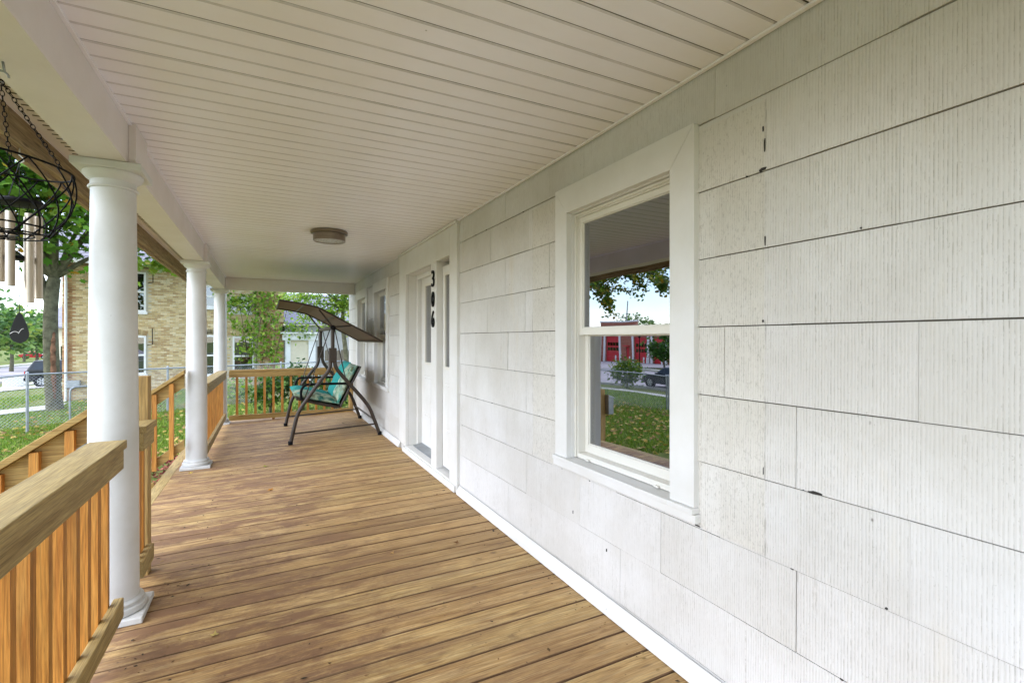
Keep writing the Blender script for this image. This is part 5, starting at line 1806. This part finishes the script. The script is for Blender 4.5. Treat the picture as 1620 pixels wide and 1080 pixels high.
# entrance wing on the right
wx0 = nx1 + .01; d0, d1 = at(451, 536, NY).x, at(499, 536, NY).x
m_ = MB(); m_.box(wx0, 8.5, NY + .05, 31, nz0, 2.0); m_.build('wing_wall', m_plain('grey_siding', (.42, .41, .39), .8), nh)
m_ = MB(); zt = at(470, 538, NY).z
m_.box(d0, d0 + .22, NY - .1, NY + .04, nz0, zt); m_.box(d1 - .3, d1, NY - .1, NY + .04, nz0, zt); m_.box(d0 - .12, d1 + .1, NY - .16, NY + .045, zt, zt + .28)
m_.box(d0 - .2, d1 + .18, NY - .28, NY + .045, zt + .281, zt + .36)
m_.build('entrance_trim', M['white'], nh, bevel=.01)
m_ = MB(); m_.box(d0 + .222, d1 - .302, NY - .02, NY + .03, nz0, zt - .01); m_.build('entrance_door', M['cream'], nh)
m_ = MB(); m_.lathe([(.05, zt + .42), (.09, zt + .46), (.09, zt + .56), (.03, zt + .62)], d0 - .1, NY - .12, 14); m_.build('wall_lamp', M['black'], nh)
m_ = MB(); m_.hexa([(wx0, NY - .2, 2.0), (8.6, NY - .2, 2.0), (8.6, 31, 3.9), (wx0, 31, 3.9), (wx0, NY - .2, 2.1), (8.6, NY - .2, 2.1), (8.6, 31, 4.0), (wx0, 31, 4.0)]); m_.build('wing_roof', M['roof'], nh)

# weathered board fence behind the swing
bf = thing('board_fence', (2.9, 20.6, -.65), 'weathered grey brown board fence behind the swing', 'fence')
x = 2.15
wmat = m_wood('weathered_board', (.14, .11, .08), (.22, .18, .14), (.32, .27, .21), 2, .85, hue=.3)
while x < 4.6:
    h = rb.uniform(1.45, 1.62)
    m_ = MB(); m_.prism([(x, -.7), (x + .135, -.7), (x + .135, -.65 + h), (x + .10, -.62 + h + .03), (x + .035, -.62 + h + .03), (x, -.65 + h)], 20.6, 20.622, 'y'); m_.build('board', wmat, bf)
    x += .148
for z in (-.3, .6):
    m_ = MB(); m_.box(2.15, 4.6, 20.623, 20.66, z, z + .09); m_.build('fence_rail', wmat, bf)

# cream house further on, only its corner shows
ch = thing('cream_house', (-11, 50, -2.1), 'cream house with grey roof seen between maple trunk and brick house', 'house')
hx0, hx1 = at(83, 520, 50).x, -6.0
m_ = MB(); m_.box(hx0, hx1, 50, 58, -2.3, 2.2); m_.build('wall', M['cream'], ch)
m_ = MB(); m_.hexa([(hx0 - .4, 49.5, 2.2), (hx1, 49.5, 2.2), (hx1, 54, 4.4), (hx0 - .4, 54, 4.4), (hx0 - .4, 49.5, 2.35), (hx1, 49.5, 2.35), (hx1, 54, 4.55), (hx0 - .4, 54, 4.55)]); m_.build('roof', M['roof'], ch)
m_ = MB(); m_.box(hx0 + .5, hx0 + 1.3, 49.97, 50.0, -.6, .8); m_.build('window', M['bg_glass'], ch)
m_ = MB(); m_.box(hx0 - .02, hx0 + .12, 49.95, 50.0, -2.3, 2.2); m_.build('corner_board', M['white'], ch)

# white picket fence by the neighbouring drive
pf = thing('picket_fence', at(28, 605, 44), 'low white picket fence beside the driveway at far left', 'fence')
a, b = at(5, 600, 44), at(43, 600, 44)
nP = 16
for k in range(nP):
    t = k / (nP - 1); x = a.x + (b.x - a.x) * t; z = terrain(x, 44)
    m_ = MB(); m_.prism([(x - .05, z), (x + .05, z), (x + .05, z + .62), (x, z + .70), (x - .05, z + .62)], 44, 44.02, 'y'); m_.build('picket', M['white'], pf)
for dzr in (.15, .48):
    m_ = MB(); m_.hexa([(a.x, 44.021, terrain(a.x, 44) + dzr), (b.x, 44.021, terrain(b.x, 44) + dzr), (b.x, 44.05, terrain(b.x, 44) + dzr), (a.x, 44.05, terrain(a.x, 44) + dzr),
                        (a.x, 44.021, terrain(a.x, 44) + dzr + .08), (b.x, 44.021, terrain(b.x, 44) + dzr + .08), (b.x, 44.05, terrain(b.x, 44) + dzr + .08), (a.x, 44.05, terrain(a.x, 44) + dzr + .08)])
    m_.build('fence_rail', M['white'], pf)

# overhead wires from the brick house to a far pole
for (p, q, lb) in ((at(302, 464, 24.1), at(-30, 521, 150), 'lower black overhead wire running from brick house to the left'), (at(292, 434, 24.1), at(-30, 468, 150), 'upper overhead wire running from brick house to the left')):
    m_ = MB()
    m_.tube([p + (q - p) * t + Vector((0, 0, -.5 * math.sin(math.pi * t) * 1.0)) for t in [k / 16 for k in range(17)]], .028, 5)
    tag(m_.build('overhead_wire', M['black'], None, True), lb, 'wire', 'overhead wires')

# ================================================================== cars
def car(loc, rz, paint, label, L=4.3, Hh=1.55, Wd=1.76, suv=True):
    root = thing('parked_car', loc, label, 'car', None, rz)
    # side outline, x forward
    k = L / 4.3; hz_ = Hh / 1.55
    def S(x, z): return (x * k, z * hz_)
    lower = [S(-2.1, .32), S(-2.15, .55), S(-2.12, .92), S(-2.0, 1.0), S(.75, .98), S(1.5, .90), S(2.02, .78), S(2.13, .55), S(2.08, .28)]
    def ring_(sec, w): return [[(x, -w(x, z), z), (x, w(x, z), z)] for x, z in sec]
    m_ = MB()
    # body as loft of width stations across the outline
    n = len(lower)
    stations = [(-1.0, .94), (-.96, 1.0), (-.5, 1.0), (.5, 1.0), (.96, 1.0), (1.0, .94)]
    rings = []
    cz = .62 * hz_
    for f, s in stations:
        rr = []
        for x, z in lower:
            pinch = 1 - .10 * max(0, abs(x) / (2.15 * k) - .72) / .28
            rr.append((x * (1 if abs(f) < .97 else .985), f * Wd / 2 * pinch, cz + (z - cz) * s))
        rings.append(rr)
    base = len(m_.v)
    for rr in rings: m_.v += rr
    for i in range(len(rings) - 1):
        for j in range(n):
            j2 = (j + 1) % n
            m_.f.append((base + i * n + j, base + i * n + j2, base + (i + 1) * n + j2, base + (i + 1) * n + j)); m_.c.append(None); m_.m.append(0)
    m_.f.append(tuple(base + j for j in range(n))); m_.c.append(None); m_.m.append(0)
    m_.f.append(tuple(base + (len(rings) - 1) * n + j for j in reversed(range(n)))); m_.c.append(None); m_.m.append(0)
    body = smooth_angle(m_.build('body', paint, root, bevel=.03, local=True), 45)
    # cabin
    if suv: low = [(-2.02, .98), (.98, .96)]; top = [(-1.72, 1.53), (.30, 1.53)]
    else: low = [(-1.75, .98), (1.05, .95)]; top = [(-1.05, 1.50), (.28, 1.50)]
    def cabin(in0, in1, zl, zh, e):
        (a, za), (b, zb) = low; (c, zc), (d, zd) = top
        w0, w1 = Wd / 2 - in0, Wd / 2 - in1
        P = [S(a + e, zl), S(b - e, zl), S(d - e * .5, zh), S(c + e * .5, zh)]
        m2 = MB()
        m2.hexa([(P[0][0], -w0, P[0][1]), (P[1][0], -w0, P[1][1]), (P[1][0], w0, P[1][1]), (P[0][0], w0, P[0][1]),
                 (P[3][0], -w1, P[3][1]), (P[2][0], -w1, P[2][1]), (P[2][0], w1, P[2][1]), (P[3][0], w1, P[3][1])])
        return m2
    smooth_angle(cabin(.06, .20, .97, 1.54, 0).build('roof', paint, root, bevel=.05, local=True), 45)
    gl = m_plain('car_glass', (.03, .035, .04), .12, 0, .4)
    (a, _), (b, _) = low; (c, _), (d, _) = top
    m_ = MB()
    for sg in (-1, 1):
        y0, y1 = sg * (Wd / 2 - .055), sg * (Wd / 2 - .175)
        def q(x, t): return (x * k, y0 + (y1 - y0) * t, (1.00 + .44 * t) * hz_)
        segs = [(a + .30, a + 1.05), (a + 1.12, a + 1.95), (a + 2.02, b - .22)]
        for s0_, s1_ in segs:
            f = lambda x: a + (x - a)
            lean0 = (c - a) * .72 * max(0, 1 - (s0_ - a) / 1.2); lean1 = (d - b) * .80 * max(0, 1 - (b - s1_) / .9)
            m_.poly([q(s0_, 0.02), q(s1_, 0.02), q(s1_ + lean1, .92), q(s0_ + lean0, .92)])
    def ws(xa, xb, off):
        m_.poly([(xa * k + off, -Wd / 2 + .16, 1.0 * hz_), (xa * k + off, Wd / 2 - .16, 1.0 * hz_), (xb * k + off, Wd / 2 - .28, 1.47 * hz_), (xb * k + off, -Wd / 2 + .28, 1.47 * hz_)])
    ws(b, d + .03 * (b - d), .02); ws(a, c - .03, -.02)
    m_.build('windows', gl, root, local=True, fixn=False)
    rub = m_plain('tyre_rubber', (.018, .018, .019), .8); rim = m_plain('alloy', (.55, .56, .58), .35, .8)
    for x in (-1.28 * k, 1.32 * k):
        for sg in (-1, 1):
            yw = sg * (Wd / 2 - .10)
            m_ = MB(); m_.lathe([(.20, -.10), (.31, -.105), (.335, -.08), (.335, .08), (.31, .105), (.20, .10)], x, yw, 28, 'y', .335)
            wh = smooth_angle(m_.build('wheel', rub, root, local=True), 40)
            m_ = MB(); m_.lathe([(.205, -.085), (.205, .085)], x, yw, 24, 'y', .335); m_.build('rim', m_plain('wheel_dark', (.05, .05, .05), .6), wh, local=True)
            m_ = MB()
            for s in range(6):
                an = s * math.pi / 3
                m_.bar((x, yw + sg * .095, .335), (x + .2 * math.cos(an), yw + sg * .095, .335 + .2 * math.sin(an)), .07, .02, (0, 1, 0))
            m_.tube([(x + .20 * math.cos(t), yw + sg * .095, .335 + .20 * math.sin(t)) for t in [2 * math.pi * q / 24 for q in range(24)]], .016, 5, closed=True)
            m_.build('spokes', rim, wh, local=True)
            m_ = MB(); m_.lathe([(.385, -.012), (.385, .012)], x, sg * (Wd / 2 - .008), 24, 'y', .36); m_.build('wheel_arch', M['black'], root, local=True)
    red = m_plain('tail_lamp', (.45, .02, .02), .2); clr = m_plain('head_lamp', (.7, .72, .75), .1)
    for sg in (-1, 1):
        m_ = MB(); m_.box(-2.16 * k, -2.0 * k, sg * .62 - .16, sg * .62 + .20 * sg + (.1 if sg < 0 else 0), .72 * hz_, .93 * hz_); m_.build('tail_lamp', red, root, local=True, bevel=.02)
        m_ = MB(); m_.box(1.90 * k, 2.09 * k, sg * .60 - .15, sg * .60 + .15, .62 * hz_, .76 * hz_); m_.build('head_lamp', clr, root, local=True, bevel=.02)
        m_ = MB(); m_.box(.55 * k, .75 * k, sg * (Wd / 2 + .02), sg * (Wd / 2 + .16), .98 * hz_, 1.10 * hz_); m_.build('side_mirror', paint, root, local=True, bevel=.02)
    m_ = MB(); m_.box(-2.19 * k, -2.05 * k, -.78, .78, .36 * hz_, .55 * hz_); m_.box(2.03 * k, 2.16 * k, -.78, .78, .30 * hz_, .50 * hz_); m_.build('bumper', M['black'], root, local=True, bevel=.03)
    return root
def m_car(name, c):
    m = NT(name); m.set(.35, .0, .35, c); m.p.inputs['Coat Weight'].default_value = .15; return m.mat
p = at(66, 615, 40.4)
car((at(45, 615, 40.4).x + 2.1, 40.4, terrain(p.x, 40.4) + .045), 0, m_car('black_car_paint', (.02, .022, .025)), 'black car parked on the drive behind the maple trunk', 4.1, 1.62)
car((-20.75, 23.6, terrain(-20.75, 23.6) + .05), R(90), m_car('dark_car_paint', (.012, .018, .026)), 'dark car parked in the street, reflected in the window', 4.5, 1.45, suv=False)
p = at(55, 563, 138)
car((p.x, 138, terrain(p.x, 138)), R(8), m_car('red_car_paint', (.42, .02, .03)), 'red car parked far down the street at the left', 4.7, 1.5, suv=False)

# ================================================================== fire station across the street (seen in the window)
fx = -47.0; gz = -2.35
fs = thing('fire_station', (fx, 60, gz), 'brick fire station with red doors across the street, reflected in the window', 'building')
ydoors = [(61.4, 64.8), (54.6, 57.5), (51.2, 53.4), (66.4, 69.8)]
brk = NT('station_brick')
bt = brk.a('TexBrick'); bt.inputs['Scale'].default_value = 1.0
bt.inputs['Brick Width'].default_value = .22; bt.inputs['Row Height'].default_value = .075; bt.inputs['Mortar Size'].default_value = .012
bt.inputs['Color1'].default_value = (.30, .085, .05, 1); bt.inputs['Color2'].default_value = (.38, .13, .07, 1); bt.inputs['Mortar'].default_value = (.40, .30, .24, 1)
mp = brk.a('Mapping'); mp.inputs['Rotation'].default_value = (R(90), 0, R(90))
brk.lk(brk.a('TexCoord').outputs['Object'], mp.inputs['Vector']); brk.lk(mp.outputs[0], bt.inputs['Vector'])
brk.base(bt.outputs['Color']); brk.set(.85)
rect = [(49.0, 73.0, gz, 2.6)]
for a, b in ydoors + [(58.85, 59.75)]: rect = cut(rect, (a, b, gz, 1.75 if b - a > 1.5 else .1))
m_ = MB()
for a, b, c, d in rect: m_.box(fx - .4, fx, a, b, c, d)
m_.box(fx - 14, fx - .41, 49.0, 73.0, gz, 2.5)
m_.box(fx - .45, fx - .05, 57.0, 66.0, 2.6, 4.1)
m_.build('wall', brk.mat, fs)
m_ = MB(); m_.box(fx - .5, fx + .1, 48.9, 56.99, 2.601, 2.85); m_.box(fx - .5, fx + .1, 66.01, 73.1, 2.601, 2.85); m_.box(fx - .5, fx + .05, 56.9, 66.1, 4.1, 4.3); m_.build('coping', M['white'], fs)
redm = m_plain('red_door_paint', (.55, .02, .03), .4)
for a, b in ydoors:
    m_ = MB()
    for r4 in range(5):
        m_.box(fx - .2, fx - .16, a + .02, b - .02, gz + r4 * .82 + .01, gz + r4 * .82 + .80)
    dr = m_.build('garage_door', redm, fs)
    for r4 in (2, 3):
        n = 4
        for c_ in range(n):
            w_ = (b - a - .4) / n
            m_ = MB(); m_.box(fx - .158, fx - .15, a + .2 + c_ * w_ + .05, a + .2 + (c_ + 1) * w_ - .05, gz + r4 * .82 + .14, gz + r4 * .82 + .66); m_.build('pane', M['bg_glass'], dr)
    for yy in (a - .45, b + .1):
        m_ = MB(); m_.box(fx + .002, fx + .16, yy, yy + .35, gz, 1.9); m_.build('pilaster', M['white'], fs)
        m_ = MB(); m_.lathe([(.11, gz), (.11, gz + 1.0), (.05, gz + 1.08)], fx + .9, yy + .17, 12); m_.build('bollard_post', M['white'], fs)
m_ = MB(); m_.box(fx - .2, fx - .16, 58.85, 59.75, gz, .1); m_.build('door', redm, fs)
m_ = MB(); m_.box(fx + .002, fx + .5, 58.6, 60.0, .25, .4); m_.build('door_hood', redm, fs)
m_ = MB(); m_.tube([(fx - 3, 62.6, 4.0), (fx - 3, 62.6, 7.6)], .10, 6); m_.build('antenna_mast', M['galv'], fs)

root = thing('street_lamp', (-33.9, 41.6, terrain(-33.9, 41.6)), 'black street lamp across the street, reflected in the window', 'lamp post')
z = terrain(-33.9, 41.6)
m_ = MB(); m_.lathe([(.14, z), (.12, z + .5), (.06, z + .6), (.05, z + 3.6), (.09, z + 3.7)], -33.9, 41.6, 14); smooth_angle(m_.build('pole', M['black'], root), 40)
m_ = MB(); m_.lathe([(.10, z + 3.71), (.20, z + 4.05), (.21, z + 4.1), (.03, z + 4.35)], -33.9, 41.6, 14); smooth_angle(m_.build('lantern', M['black'], root), 40)
